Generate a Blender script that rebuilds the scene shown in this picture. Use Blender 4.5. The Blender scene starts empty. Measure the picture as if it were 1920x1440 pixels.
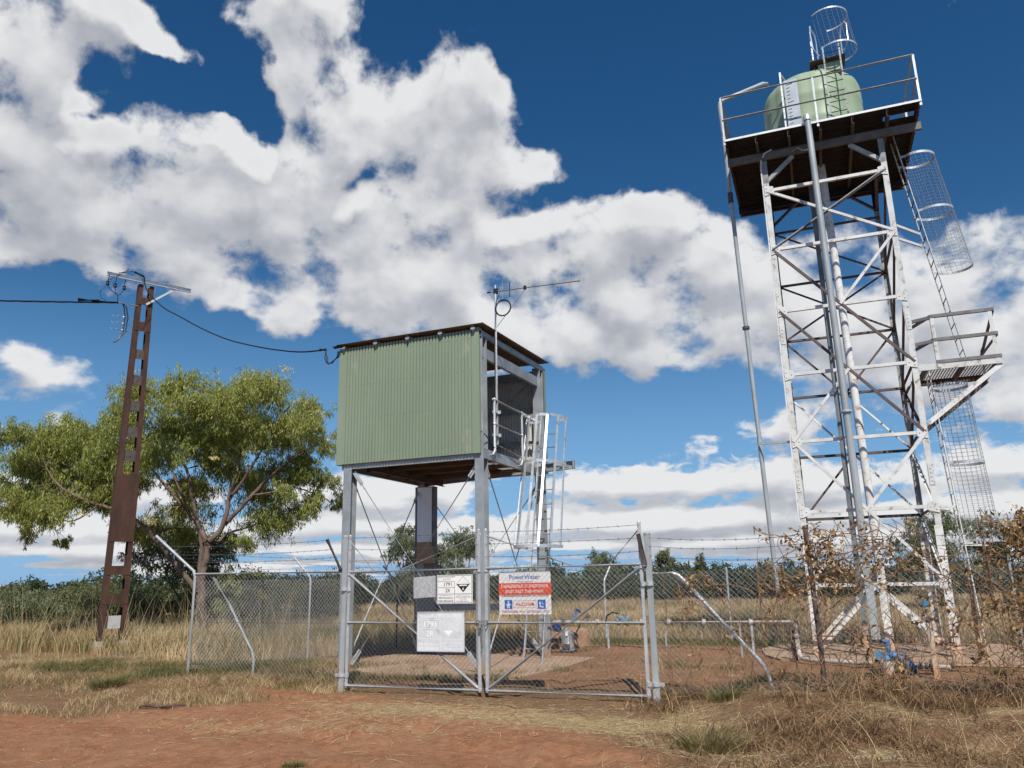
import bpy, math, random
import numpy as np
from mathutils import Matrix, Vector
random.seed(7); rng = np.random.default_rng(11)
scene = bpy.context.scene
COL = scene.collection
R = math.radians

# ---------------------------------------------------------------- frames
class Frame:
    def __init__(s, x, y, yaw):
        s.x, s.y, s.yaw = x, y, yaw; s.c, s.s = math.cos(yaw), math.sin(yaw)
    def w(s, a, b, z=0.0):
        return (s.x + a*s.c - b*s.s, s.y + a*s.s + b*s.c, z)
    def l(s, x, y):
        dx, dy = x - s.x, y - s.y
        return dx*s.c + dy*s.s, -dx*s.s + dy*s.c
WORLD = Frame(0, 0, 0)
SITE = Frame(-2.59, 12.13, -0.387)        # origin: left gate post, a along the gate, b into the yard
SHED = Frame(-3.3006, 14.4132, -0.3871)   # origin: front left corner of the shed
TOWER = Frame(6.9458, 15.7048, -0.3642)   # origin: middle of the tank stand
POLE = Frame(-9.86, 19.80, 0.70)

# ---------------------------------------------------------------- object helpers
OFF = {}
def thing(name, label, cat, frame=WORLD, base=(0, 0, 0), group=None):
    o = bpy.data.objects.new(name, None); COL.objects.link(o)
    o.empty_display_size = 0.3
    o.location = frame.w(*base); o.rotation_euler = (0, 0, frame.yaw)
    o['label'] = label; o['category'] = cat
    if group: o['group'] = group
    OFF[o.name] = np.array(base, float)
    return o

def finish(name, me, mat, parent, smooth=False):
    me.materials.append(mat)
    if smooth: me.shade_smooth()
    o = bpy.data.objects.new(name, me); COL.objects.link(o)
    if parent is not None: o.parent = parent
    return o

def offset_of(parent):
    p = parent
    while p is not None:
        if p.name in OFF: return OFF[p.name]
        p = p.parent
    return np.zeros(3)

def solo(o, label, cat, group=None, kind=None):
    if label: o['label'] = label
    if cat: o['category'] = cat
    if group: o['group'] = group
    if kind: o['kind'] = kind
    return o

def nrm(v):
    v = np.asarray(v, float); n = np.linalg.norm(v)
    return v/n if n > 1e-12 else v
def basis(d, up=(0, 0, 1)):
    d = nrm(d); up = np.asarray(up, float)
    if abs(d @ nrm(up)) > 0.98: up = np.array([0, 1.0, 0]) if abs(d[1]) < 0.9 else np.array([1.0, 0, 0])
    x = nrm(np.cross(d, up)); y = nrm(np.cross(x, d))
    return x, y

class MB:
    """collects shapes given in the frame of the thing and links them as one mesh"""
    def __init__(s): s.v = []; s.f = []; s.n = 0
    def add(s, vs, fs):
        vs = [tuple(map(float, p)) for p in vs]
        s.v += vs; s.f += [tuple(i + s.n for i in f) for f in fs]; s.n += len(vs); return s
    def box(s, lo, hi):
        x0, y0, z0 = lo; x1, y1, z1 = hi
        return s.add([(x0,y0,z0),(x1,y0,z0),(x1,y1,z0),(x0,y1,z0),(x0,y0,z1),(x1,y0,z1),(x1,y1,z1),(x0,y1,z1)],
                     [(0,3,2,1),(4,5,6,7),(0,1,5,4),(1,2,6,5),(2,3,7,6),(3,0,4,7)])
    def bar(s, p0, p1, w, h, up=(0, 0, 1), ox=0.0, oy=0.0):
        p0 = np.asarray(p0, float); p1 = np.asarray(p1, float)
        x, y = basis(p1 - p0, up)
        c = [(-w/2+ox, -h/2+oy), (w/2+ox, -h/2+oy), (w/2+ox, h/2+oy), (-w/2+ox, h/2+oy)]
        vs = [p0 + x*a + y*b for a, b in c] + [p1 + x*a + y*b for a, b in c]
        return s.add(vs, [(0,1,2,3),(7,6,5,4),(0,4,5,1),(1,5,6,2),(2,6,7,3),(3,7,4,0)])
    def prof(s, p0, p1, pts, xdir, ydir, cap=True):
        """extrudes a closed 2-D outline from p0 to p1"""
        p0 = np.asarray(p0, float); p1 = np.asarray(p1, float)
        xd = np.asarray(xdir, float); yd = np.asarray(ydir, float); n = len(pts)
        vs = [p0 + xd*a + yd*b for a, b in pts] + [p1 + xd*a + yd*b for a, b in pts]
        fs = [(i, (i+1) % n, n+(i+1) % n, n+i) for i in range(n)]
        if cap: fs += [tuple(range(n))[::-1], tuple(range(n, 2*n))]
        return s.add(vs, fs)
    def angle(s, p0, p1, w, t, xdir, ydir):
        return s.prof(p0, p1, [(0,0),(w,0),(w,t),(t,t),(t,w),(0,w)], xdir, ydir)
    def channel(s, p0, p1, h, w, t, xdir, ydir):
        """web along ydir (height h, centred), flanges towards xdir"""
        a = h/2
        return s.prof(p0, p1, [(0,-a),(w,-a),(w,-a+t),(t,-a+t),(t,a-t),(w,a-t),(w,a),(0,a)], xdir, ydir)
    def tube(s, pts, r, n=8, closed=False, cap=True):
        P = [np.asarray(p, float) for p in pts]; m = len(P)
        rr = r if hasattr(r, '__len__') else [r]*m
        vs = []; prev = None
        for i in range(m):
            if closed: d = P[(i+1) % m] - P[i-1]
            else: d = P[min(i+1, m-1)] - P[max(i-1, 0)]
            d = nrm(d)
            if prev is None: x, y = basis(d)
            else:
                x = prev - d*(prev @ d)
                if np.linalg.norm(x) < 1e-6: x, _ = basis(d)
                x = nrm(x); y = np.cross(d, x)
            prev = x
            for k in range(n):
                t = 2*math.pi*k/n
                vs.append(P[i] + (x*math.cos(t) + y*math.sin(t))*rr[i])
        fs = []
        for i in range(m if closed else m-1):
            j = (i+1) % m
            for k in range(n):
                k2 = (k+1) % n
                fs.append((i*n+k, i*n+k2, j*n+k2, j*n+k))
        if cap and not closed:
            fs.append(tuple(range(n))[::-1]); fs.append(tuple((m-1)*n+k for k in range(n)))
        return s.add(vs, fs)
    def lathe(s, c, prof, n=24, axis=(0, 0, 1)):
        """prof: (radius, height) pairs"""
        c = np.asarray(c, float); ax = nrm(axis); x, y = basis(ax)
        vs = []; fs = []
        for r, h in prof:
            for k in range(n):
                t = 2*math.pi*k/n
                vs.append(c + ax*h + (x*math.cos(t) + y*math.sin(t))*max(r, 1e-4))
        m = len(prof)
        for i in range(m-1):
            for k in range(n):
                k2 = (k+1) % n
                fs.append((i*n+k, i*n+k2, (i+1)*n+k2, (i+1)*n+k))
        fs.append(tuple(range(n))[::-1]); fs.append(tuple((m-1)*n+k for k in range(n)))
        return s.add(vs, fs)
    def ellip(s, c, rx, ry, rz, n=10, m=6):
        prof = []; vs = []; fs = []
        for i in range(m+1):
            ph = -math.pi/2 + math.pi*i/m
            for k in range(n):
                t = 2*math.pi*k/n
                vs.append((c[0]+rx*math.cos(ph)*math.cos(t), c[1]+ry*math.cos(ph)*math.sin(t), c[2]+rz*math.sin(ph)))
        for i in range(m):
            for k in range(n):
                k2 = (k+1) % n; fs.append((i*n+k, i*n+k2, (i+1)*n+k2, (i+1)*n+k))
        return s.add(vs, fs)
    def build(s, name, mat, parent=None, smooth=False, label=None):
        off = offset_of(parent)
        me = bpy.data.meshes.new(name)
        me.from_pydata([tuple(np.array(p) - off) for p in s.v], [], s.f); me.update()
        o = finish(name, me, mat, parent)
        if smooth: smooth_by_angle(me)
        if label: o['label'] = label
        return o

def smooth_by_angle(me, ang=0.7):
    me.shade_smooth()
    try: me.set_sharp_from_angle(angle=ang)
    except Exception: pass

def quads(name, Q, mat, parent=None, tint=None, nv=4):
    """fast mesh of separate polygons; Q is (N, nv, 3) in the frame of the parent"""
    Q = np.asarray(Q, np.float32) - offset_of(parent).astype(np.float32)
    N = Q.shape[0]
    me = bpy.data.meshes.new(name)
    me.vertices.add(N*nv); me.vertices.foreach_set('co', Q.reshape(-1))
    me.loops.add(N*nv); me.loops.foreach_set('vertex_index', np.arange(N*nv, dtype=np.int32))
    me.polygons.add(N)
    me.polygons.foreach_set('loop_start', np.arange(0, N*nv, nv, dtype=np.int32))
    me.polygons.foreach_set('loop_total', np.full(N, nv, dtype=np.int32))
    if tint is not None:
        at = me.attributes.new('tint', 'FLOAT', 'FACE'); at.data.foreach_set('value', np.asarray(tint, np.float32))
    me.update(calc_edges=True)
    return finish(name, me, mat, parent)

# ---------------------------------------------------------------- materials
MATS = {}
def newmat(name):
    m = bpy.data.materials.new(name); m.use_nodes = True
    nt = m.node_tree; nt.nodes.clear()
    out = nt.nodes.new('ShaderNodeOutputMaterial')
    return m, nt, out
def N(nt, kind, **kw):
    n = nt.nodes.new(kind)
    for k, v in kw.items():
        if k.startswith('i_'): n.inputs[k[2:].replace('_', ' ')].default_value = v
        elif k.startswith('n_'): n.inputs[int(k[2:])].default_value = v
        else: setattr(n, k, v)
    return n
def L(nt, a, b): nt.links.new(a, b)
def rgb(r, g, b): return (r, g, b, 1)
def noise(nt, vec, scale, detail=4, rough=0.55, dist=0.0):
    n = N(nt, 'ShaderNodeTexNoise'); n.inputs['Scale'].default_value = scale
    n.inputs['Detail'].default_value = detail; n.inputs['Roughness'].default_value = rough
    n.inputs['Distortion'].default_value = dist
    L(nt, vec, n.inputs['Vector']); return n.outputs['Fac']
def ramp(nt, fac, stops):
    r = N(nt, 'ShaderNodeValToRGB'); cr = r.color_ramp
    while len(cr.elements) < len(stops): cr.elements.new(0.5)
    for e, (p, c) in zip(cr.elements, stops): e.position = p; e.color = c if len(c) == 4 else (*c, 1)
    L(nt, fac, r.inputs[0]); return r.outputs[0]
def mix(nt, fac, a, b, mode='MIX'):
    m = N(nt, 'ShaderNodeMix', data_type='RGBA', blend_type=mode)
    for sock, val in ((m.inputs[0], fac), (m.inputs[6], a), (m.inputs[7], b)):
        if hasattr(val, 'is_linked') or hasattr(val, 'links'): L(nt, val, sock)
        else: sock.default_value = val
    return m.outputs[2]
def mth(nt, op, a, b=None, clamp=False):
    m = N(nt, 'ShaderNodeMath', operation=op, use_clamp=clamp)
    for i, val in enumerate((a, b)):
        if val is None: continue
        if hasattr(val, 'links'): L(nt, val, m.inputs[i])
        else: m.inputs[i].default_value = val
    return m.outputs[0]
def maprange(nt, v, a, b, c=0.0, d=1.0, smooth=True):
    m = N(nt, 'ShaderNodeMapRange', interpolation_type='SMOOTHSTEP' if smooth else 'LINEAR')
    L(nt, v, m.inputs[0])
    for i, x in enumerate((a, b, c, d)): m.inputs[i+1].default_value = x
    return m.outputs[0]

def surf(name, c1, c2, rough=0.6, metal=0.0, scale=6.0, spec=0.4, bump=0.0, bscale=40.0, stain=None, stain_amt=0.5, stain_scale=3.0, low=None, low_h=0.5, stretch=1.0):
    """two-tone noisy surface with optional blotchy stains and dust near the ground"""
    m, nt, out = newmat(name)
    geo = N(nt, 'ShaderNodeNewGeometry'); pos = geo.outputs['Position']
    mp = N(nt, 'ShaderNodeMapping'); mp.inputs['Scale'].default_value = (1, 1, stretch); L(nt, pos, mp.inputs[0]); v = mp.outputs[0]
    f = maprange(nt, noise(nt, v, scale, 5, 0.6), 0.3, 0.7)
    col = mix(nt, f, rgb(*c1), rgb(*c2))
    if stain:
        s = maprange(nt, noise(nt, v, stain_scale, 8, 0.7, 0.5), 0.72 - 0.35*stain_amt, 0.82 - 0.3*stain_amt)
        col = mix(nt, s, col, rgb(*stain))
    if low:
        sep = N(nt, 'ShaderNodeSeparateXYZ'); L(nt, pos, sep.inputs[0])
        hz = mth(nt, 'ADD', sep.outputs[2], mth(nt, 'MULTIPLY', noise(nt, v, 5, 4), -0.9*low_h))
        lw = maprange(nt, hz, -0.3*low_h, 0.6*low_h, 1, 0)
        col = mix(nt, lw, col, rgb(*low))
    p = N(nt, 'ShaderNodeBsdfPrincipled')
    p.inputs['Roughness'].default_value = rough; p.inputs['Metallic'].default_value = metal
    p.inputs['Specular IOR Level'].default_value = spec
    L(nt, col, p.inputs['Base Color'])
    if rough > 0.2:
        L(nt, maprange(nt, noise(nt, v, scale*2.3, 4), 0.3, 0.7, rough*0.85, min(1, rough*1.15)), p.inputs['Roughness'])
    if bump > 0:
        b = N(nt, 'ShaderNodeBump'); b.inputs['Strength'].default_value = bump; b.inputs['Distance'].default_value = 0.02
        L(nt, noise(nt, pos, bscale, 5, 0.6), b.inputs['Height']); L(nt, b.outputs[0], p.inputs['Normal'])
    L(nt, p.outputs[0], out.inputs[0]); return m

def leafmat(name, stops, trans=0.35, rough=0.6, spec=0.3, through=(1.5, 1.6, 0.8)):
    """foliage: colour picked per leaf from the tint stored on each face"""
    m, nt, out = newmat(name)
    at = N(nt, 'ShaderNodeAttribute', attribute_name='tint')
    col = ramp(nt, at.outputs['Fac'], stops)
    d = N(nt, 'ShaderNodeBsdfPrincipled'); L(nt, col, d.inputs['Base Color'])
    d.inputs['Roughness'].default_value = rough; d.inputs['Specular IOR Level'].default_value = spec
    t = N(nt, 'ShaderNodeBsdfTranslucent'); L(nt, mix(nt, 1.0, col, rgb(*through), 'MULTIPLY'), t.inputs[0])
    ms = N(nt, 'ShaderNodeMixShader'); ms.inputs[0].default_value = trans
    L(nt, d.outputs[0], ms.inputs[1]); L(nt, t.outputs[0], ms.inputs[2]); L(nt, ms.outputs[0], out.inputs[0])
    return m

# ---------------------------------------------------------------- camera
cam = bpy.data.cameras.new('camera'); camo = bpy.data.objects.new('camera', cam); COL.objects.link(camo)
scene.camera = camo
pitch, roll = 0.2462, -0.021
fw = Vector((0, math.cos(pitch), math.sin(pitch))); up0 = Vector((0, -math.sin(pitch), math.cos(pitch))); r0 = Vector((1, 0, 0))
cr, sr = math.cos(roll), math.sin(roll)
rt = r0*cr + up0*sr; up = up0*cr - r0*sr
M = Matrix((rt, up, -fw)).transposed().to_4x4(); M.translation = Vector((0, 0, 1.5))
camo.matrix_world = M
cam.sensor_width = 36; cam.lens = 36*1462.8/1920; cam.clip_start = 0.05; cam.clip_end = 20000

# ---------------------------------------------------------------- light
SUN_AZ, SUN_EL = R(175.0), R(49.0)        # azimuth clockwise from +Y
sd = Vector((math.sin(SUN_AZ)*math.cos(SUN_EL), math.cos(SUN_AZ)*math.cos(SUN_EL), math.sin(SUN_EL)))
sl = bpy.data.lights.new('sun', 'SUN'); sl.energy = 5.0; sl.angle = R(0.53); sl.color = (1.0, 0.95, 0.87)
so = bpy.data.objects.new('sun', sl); COL.objects.link(so)
so.rotation_euler = sd.to_track_quat('Z', 'Y').to_euler(); so.location = (5, -10, 20)

# ---------------------------------------------------------------- sky with fair-weather clouds
w = bpy.data.worlds.new('World'); scene.world = w; w.use_nodes = True
nt = w.node_tree; nt.nodes.clear()
wo = N(nt, 'ShaderNodeOutputWorld')
sky = N(nt, 'ShaderNodeTexSky'); sky.sky_type = 'NISHITA'; sky.sun_disc = False
sky.sun_elevation = SUN_EL; sky.sun_rotation = SUN_AZ; sky.altitude = 200
sky.air_density = 1.0; sky.dust_density = 0.3; sky.ozone_density = 3.0
tc = N(nt, 'ShaderNodeTexCoord'); D = tc.outputs['Generated']
sp = N(nt, 'ShaderNodeSeparateXYZ'); L(nt, D, sp.inputs[0]); dx, dy, dz = sp.outputs
az = mth(nt, 'MULTIPLY', mth(nt, 'ARCTAN2', dx, dy), 180/math.pi)
el = mth(nt, 'MULTIPLY', mth(nt, 'ARCSINE', dz), 180/math.pi)
cb = N(nt, 'ShaderNodeCombineXYZ'); L(nt, az, cb.inputs[0]); L(nt, el, cb.inputs[1]); AE = cb.outputs[0]
# cloud banks: azimuth, elevation, half width, half height (degrees), turn, weight
BLOBS = [(-34.1, 25.3, 11.3, 9.1, 0, 1),
  (-29.4, 23.6, 15.6, 6.3, 0, 1),
  (-22.0, 28.0, 12.4, 5.5, 0, 0.8),
  (-19.3, 23.2, 17.3, 5.8, 0, 0.9),
  (-14.0, 26.0, 11.6, 5.8, 0, 0.6),
  (-16.4, 35.9, 6.6, 9.4, 10, 1),
  (-18.0, 38.9, 6.0, 4.9, 0, 0.8),
  (-10.9, 33.0, 10.5, 5.4, 0, 0.9),
  (-4.8, 36.4, 6.5, 3.7, 0, 0.8),
  (-2.2, 33.0, 8.3, 5.1, 0, 0.9),
  (2.6, 30.4, 5.7, 2.3, 0, 0.7),
  (-6.5, 27.5, 12.2, 6.5, 0, 0.8),
  (-1.4, 25.0, 12.2, 5.5, 0, 0.8),
  (-13.7, 20.1, 14.6, 6.0, 0, 0.8),
  (-6.5, 20.4, 13.6, 6.1, 0, 0.9),
  (-22.7, 19.3, 7.7, 2.1, 0, -0.4),
  (-32.5, 18.0, 8.6, 2.4, 0, -0.5),
  (-0.2, 21.9, 9.1, 5.6, 0, 0.6),
  (-35.3, 34.0, 8.8, 4.6, 0, 1.1),
  (-35.0, 29.6, 6.5, 6.6, 0, 1),
  (-29.7, 35.0, 9.6, 2.6, -12, 1.1),
  (-26.4, 34.8, 3.7, 1.6, 0, 0.5),
  (-29.6, 32.5, 2.5, 1.3, 0, 0.5),
  (-22.1, 29.7, 6.0, 2.5, 0, 0.6),
  (8.7, 24.5, 10.2, 6.5, 0, 1),
  (5.5, 20.2, 13.6, 7.3, 0, 0.9),
  (11.0, 17.5, 10.8, 6.1, 0, 0.9),
  (15.5, 23.8, 7.4, 3.7, 0, 0.7),
  (0.1, 17.6, 9.5, 3.4, 0, 0.6),
  (20.7, 18.7, 11.5, 7.9, 0, 0.7),
  (31.3, 16.6, 9.6, 6.8, 0, 1),
  (32.6, 11.3, 7.0, 5.7, 0, 0.8),
  (19.2, 11.1, 6.7, 3.8, 0, 0.7),
  (25.0, 13.1, 7.6, 6.2, 0, 0.5),
  (32.2, 7.0, 6.1, 2.4, 0, 0.7),
  (-32.0, 13.5, 5.9, 2.6, 0, 1),
  (6.9, 7.7, 7.3, 2.5, 0, 1),
  (13.0, 7.0, 7.5, 2.5, 0, 1),
  (18.4, 6.4, 7.1, 2.7, 0, 0.9),
  (24.1, 6.0, 6.6, 2.5, 0, 0.8),
  (28.9, 4.3, 6.9, 2.6, 0, 0.7),
  (6.7, 4.6, 8.3, 1.7, 0, 0.8),
  (13.8, 4.0, 8.4, 1.6, 0, 0.8),
  (19.8, 3.2, 7.9, 1.4, 0, 0.7),
  (-30.8, 5.7, 12.5, 2.2, 0, 0.8),
  (-31.4, 3.4, 12.3, 1.6, 0, 0.8),
  (-13.2, 6.0, 10.7, 2.2, 0, 0.7),
  (-7.2, 7.2, 8.9, 2.2, 0, 0.8),
  (-9.4, 3.8, 14.1, 1.9, 0, 0.8),
  (5.1, 2.4, 16.4, 1.3, 0, 0.7),
  (19.6, 1.6, 14.6, 1.3, 0, 0.7),
  (-22.5, 2.4, 14.2, 1.2, 0, 0.7),
  (-10.1, 1.8, 16.0, 1.2, 0, 0.7),
  (29.2, 1.9, 8.5, 2.0, 0, 0.6),
  (-31.4, 32.1, 3.3, 1.8, -20, -0.9),
  (-27.3, 32.7, 5.1, 1.8, -10, -0.9),
  (-23.2, 33.0, 4.9, 2.1, 0, -0.8),
  (-22.3, 35.6, 3.9, 2.8, 0, -0.6),
  (-30.8, 29.9, 2.7, 1.6, 0, -0.9),
  (-20.5, 34.0, 2.9, 5.2, 0, -0.9),
  (-20.0, 32.4, 3.4, 2.2, 0, -0.6),
  (-19.2, 24.6, 3.3, 2.6, 0, -0.9),
  (-14.0, 30.2, 3.6, 1.8, 0, -0.6),
  (-12.4, 28.1, 4.5, 1.8, 20, -0.9),
  (-12.6, 22.8, 3.8, 2.2, 0, -0.8),
  (-14.1, 18.9, 2.2, 1.4, 0, -0.5),
  (0.3, 27.2, 4.9, 1.9, 0, -0.9),
  (-1.1, 23.1, 3.0, 1.4, 0, -0.4),
  (-7.0, 32.7, 3.8, 1.3, 0, -0.4),
  (-3.5, 35.7, 2.6, 0.9, 0, -0.3),
  (-28.6, 16.5, 16.6, 4.5, 0, -0.7),
  (7.5, 11.5, 16.8, 2.8, 0, -0.7),
  (1.6, 12.5, 11.5, 3.4, 0, -0.5),
  (-18.1, 14.9, 10.7, 2.7, 0, -0.6),
  (-13.4, 11.0, 13.6, 2.8, 0, -0.5),
  (8.7, 31.5, 9.3, 6.1, 0, -0.7),
  (26.4, 28.7, 25.2, 6.2, 0, -1),
  (15.3, 37.5, 12.3, 5.5, 0, -1),
  (4.7, 37.2, 6.5, 2.9, 0, -0.7),
  (7.4, 9.2, 27.2, 1.0, 0, -0.4),
  (-15.5, 8.6, 15.8, 1.7, 0, -0.5),
  (-21.8, 16.5, 15.3, 3.2, 0, -0.6)]

# cloud cells keep about the same angular size overhead and flatten into rows towards the horizon
def cellvec(a_, e_):
    e0 = mth(nt, 'MAXIMUM', e_, 0.0)
    yy = mth(nt, 'ADD', mth(nt, 'DIVIDE', e0, 6.0), mth(nt, 'MULTIPLY', mth(nt, 'LOGARITHM', mth(nt, 'ADD', e0, 4.0), math.e), 2.6))
    c = N(nt, 'ShaderNodeCombineXYZ'); L(nt, mth(nt, 'DIVIDE', a_, 4.6), c.inputs[0]); L(nt, yy, c.inputs[1]); c.inputs[2].default_value = 3.7
    return c.outputs[0]
PL = cellvec(az, el)
def lowrow(ae):
    q = N(nt, 'ShaderNodeSeparateXYZ'); L(nt, ae, q.inputs[0]); return mth(nt, 'ADD', maprange(nt, q.outputs[1], 9.0, 5.0, 0.0, 0.16), maprange(nt, q.outputs[1], 6.5, 3.0, 0.0, 0.34))
def density(ae, pv, fine=True):
    # billow the bank outlines with a slow warp, then break them up with fractal noise
    wn = N(nt, 'ShaderNodeTexNoise'); wn.inputs['Scale'].default_value = 0.6; wn.inputs['Detail'].default_value = 6
    L(nt, pv, wn.inputs['Vector'])
    sub = N(nt, 'ShaderNodeVectorMath', operation='SUBTRACT'); L(nt, wn.outputs['Color'], sub.inputs[0]); sub.inputs[1].default_value = (0.5, 0.5, 0.5)
    mul = N(nt, 'ShaderNodeVectorMath', operation='MULTIPLY'); L(nt, sub.outputs[0], mul.inputs[0]); mul.inputs[1].default_value = (9, 7, 0)
    ad = N(nt, 'ShaderNodeVectorMath', operation='ADD'); L(nt, ae, ad.inputs[0]); L(nt, mul.outputs[0], ad.inputs[1])
    tot = None
    for (a, e, rx, ry, rot, wgt) in BLOBS:
        mp = N(nt, 'ShaderNodeMapping', vector_type='TEXTURE')
        mp.inputs['Location'].default_value = (a, e, 0); mp.inputs['Rotation'].default_value = (0, 0, R(rot)); mp.inputs['Scale'].default_value = (rx, ry, 1)
        L(nt, ad.outputs[0], mp.inputs[0])
        g = N(nt, 'ShaderNodeTexGradient', gradient_type='SPHERICAL'); L(nt, mp.outputs[0], g.inputs[0])
        t = mth(nt, 'MULTIPLY', g.outputs[1], wgt*1.25)
        tot = t if tot is None else mth(nt, 'ADD', tot, t)
    tot = mth(nt, 'MAXIMUM', mth(nt, 'MINIMUM', tot, 0.95), -0.6)
    tot = mth(nt, 'ADD', tot, lowrow(ae))
    soft = noise(nt, pv, 0.80, 4.0, 0.48, 0.10)
    ds = mth(nt, 'ADD', tot, mth(nt, 'MULTIPLY', mth(nt, 'SUBTRACT', soft, 0.5), 2.6))
    q = N(nt, 'ShaderNodeSeparateXYZ'); L(nt, ae, q.inputs[0]); lowm = maprange(nt, q.outputs[1], 12.0, 8.0)
    ph = mth(nt, 'MULTIPLY', mth(nt, 'LOGARITHM', mth(nt, 'MAXIMUM', mth(nt, 'DIVIDE', q.outputs[1], 6.9), 0.02), math.e), 2*math.pi/math.log(1.65))
    row = mth(nt, 'MULTIPLY', mth(nt, 'COSINE', mth(nt, 'ADD', ph, mth(nt, 'MULTIPLY', soft, 2.0))), mth(nt, 'MULTIPLY', lowm, 0.30))
    ds = mth(nt, 'ADD', ds, row)
    if not fine: return ds, None
    f1 = noise(nt, pv, 0.80, 12, 0.53, 0.10)
    f2 = noise(nt, pv, 3.1, 7, 0.62, 0.5)
    d = mth(nt, 'ADD', tot, mth(nt, 'MULTIPLY', mth(nt, 'SUBTRACT', f1, 0.5), 3.2))
    d = mth(nt, 'ADD', d, mth(nt, 'MULTIPLY', mth(nt, 'SUBTRACT', f2, 0.5), 0.65))
    d = mth(nt, 'ADD', d, mth(nt, 'ADD', row, mth(nt, 'MULTIPLY', mth(nt, 'MULTIPLY', mth(nt, 'SUBTRACT', f2, 0.5), 1.3), lowm)))
    return ds, d
ds0, d0 = density(AE, PL)
up_ = mth(nt, 'DIVIDE', 0.50, mth(nt, 'ADD', 0.167, mth(nt, 'DIVIDE', 2.6, mth(nt, 'ADD', mth(nt, 'MAXIMUM', el, 0.0), 4.0))))
el2 = mth(nt, 'ADD', el, up_); az2 = mth(nt, 'ADD', az, 0.5)
c2 = N(nt, 'ShaderNodeCombineXYZ'); L(nt, az2, c2.inputs[0]); L(nt, el2, c2.inputs[1])
ds1, _ = density(c2.outputs[0], cellvec(az2, el2), False)
cover = mth(nt, 'MULTIPLY', maprange(nt, d0, 0.30, 0.88), maprange(nt, el, -1.5, 0.3))
thick = maprange(nt, d0, 0.5, 1.7)
# sunlit where the cloud thins out towards the top, grey where more cloud stands above
lit = maprange(nt, mth(nt, 'SUBTRACT', ds0, ds1), -0.62, 0.62)
fl = maprange(nt, mth(nt, 'SUBTRACT', d0, ds0), -0.6, 0.6)
broad = maprange(nt, noise(nt, PL, 0.33, 2.0, 0.5), 0.35, 0.65)
lit = mth(nt, 'ADD', mth(nt, 'MULTIPLY', lit, 0.62), mth(nt, 'MULTIPLY', mth(nt, 'SUBTRACT', 1.0, thick), 0.22))
lit = mth(nt, 'ADD', lit, mth(nt, 'ADD', mth(nt, 'MULTIPLY', fl, 0.12), mth(nt, 'MULTIPLY', broad, 0.12)))
lit = mth(nt, 'ADD', lit, maprange(nt, el, 11.0, 7.0, 0.0, 0.14))
ccol = ramp(nt, lit, [(0.0, (0.37, 0.39, 0.44)), (0.28, (0.46, 0.48, 0.53)), (0.52, (0.63, 0.645, 0.685)), (0.85, (0.93, 0.935, 0.94))])
# thin high haze veil near the horizon
hz = maprange(nt, el, -4.0, 24.0, 0.90, 0.0)
hs = N(nt, 'ShaderNodeHueSaturation'); L(nt, sky.outputs[0], hs.inputs['Color']); hs.inputs['Saturation'].default_value = 1.32; hs.inputs['Value'].default_value = 1.0
gm = N(nt, 'ShaderNodeGamma'); L(nt, hs.outputs[0], gm.inputs[0]); gm.inputs[1].default_value = 1.0
skb = N(nt, 'ShaderNodeBackground'); L(nt, gm.outputs[0], skb.inputs[0]); skb.inputs[1].default_value = 0.078
clb = N(nt, 'ShaderNodeBackground'); L(nt, ccol, clb.inputs[0]); clb.inputs[1].default_value = 0.88
hzb = N(nt, 'ShaderNodeBackground'); hzb.inputs[0].default_value = rgb(0.26, 0.56, 0.98); hzb.inputs[1].default_value = 0.8
m0 = N(nt, 'ShaderNodeMixShader'); L(nt, hz, m0.inputs[0]); L(nt, skb.outputs[0], m0.inputs[1]); L(nt, hzb.outputs[0], m0.inputs[2])
m1 = N(nt, 'ShaderNodeMixShader'); L(nt, mth(nt, 'MULTIPLY', cover, 0.96), m1.inputs[0]); L(nt, m0.outputs[0], m1.inputs[1]); L(nt, clb.outputs[0], m1.inputs[2])
L(nt, m1.outputs[0], wo.inputs[0])
w.cycles.sampling_method = 'MANUAL'; w.cycles.sample_map_resolution = 512

scene.view_settings.view_transform = 'Standard'; scene.view_settings.look = 'None'
scene.view_settings.exposure = 0.0; scene.view_settings.gamma = 1.0

# ---------------------------------------------------------------- shared materials
galv = surf('galvanised_steel', (0.56,0.58,0.60), (0.44,0.46,0.48), 0.45, 0.35, 9, stain=(0.20,0.17,0.14), stain_amt=0.15)
galv_dull = surf('dull_galvanised_steel', (0.42,0.45,0.46), (0.31,0.34,0.35), 0.55, 0.25, 5, stain=(0.50,0.53,0.54), stain_amt=0.2, stretch=0.3)
galv_bright = surf('bright_aluminium', (0.78,0.79,0.80), (0.60,0.62,0.63), 0.35, 0.6, 9)
wiremat = surf('wire', (0.50,0.50,0.49), (0.36,0.36,0.355), 0.5, 0.5, 30)
barbmat = surf('barbed_wire', (0.16,0.155,0.15), (0.09,0.085,0.08), 0.7, 0.3, 30)
white_paint = surf('weathered_white_paint', (0.74,0.74,0.72), (0.62,0.62,0.60), 0.55, 0.0, 4, stain=(0.30,0.20,0.145), stain_amt=0.50, stain_scale=8, low=(0.60,0.36,0.22), low_h=0.55)
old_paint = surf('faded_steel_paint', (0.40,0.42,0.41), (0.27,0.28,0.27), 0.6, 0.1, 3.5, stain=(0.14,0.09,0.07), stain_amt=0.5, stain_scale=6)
deck_under = surf('shade_black_ribbed_steel', (0.016,0.014,0.013), (0.010,0.009,0.009), 0.75, 0.0, 3, stain=(0.03,0.024,0.02), stain_amt=0.3)  # near-black base colour stands in for the deep shade below the deck
dark_steel = surf('oxidised_dark_steel', (0.12,0.085,0.075), (0.07,0.055,0.05), 0.7, 0.1, 5, stain=(0.30,0.29,0.28), stain_amt=0.3, stain_scale=4)
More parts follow.
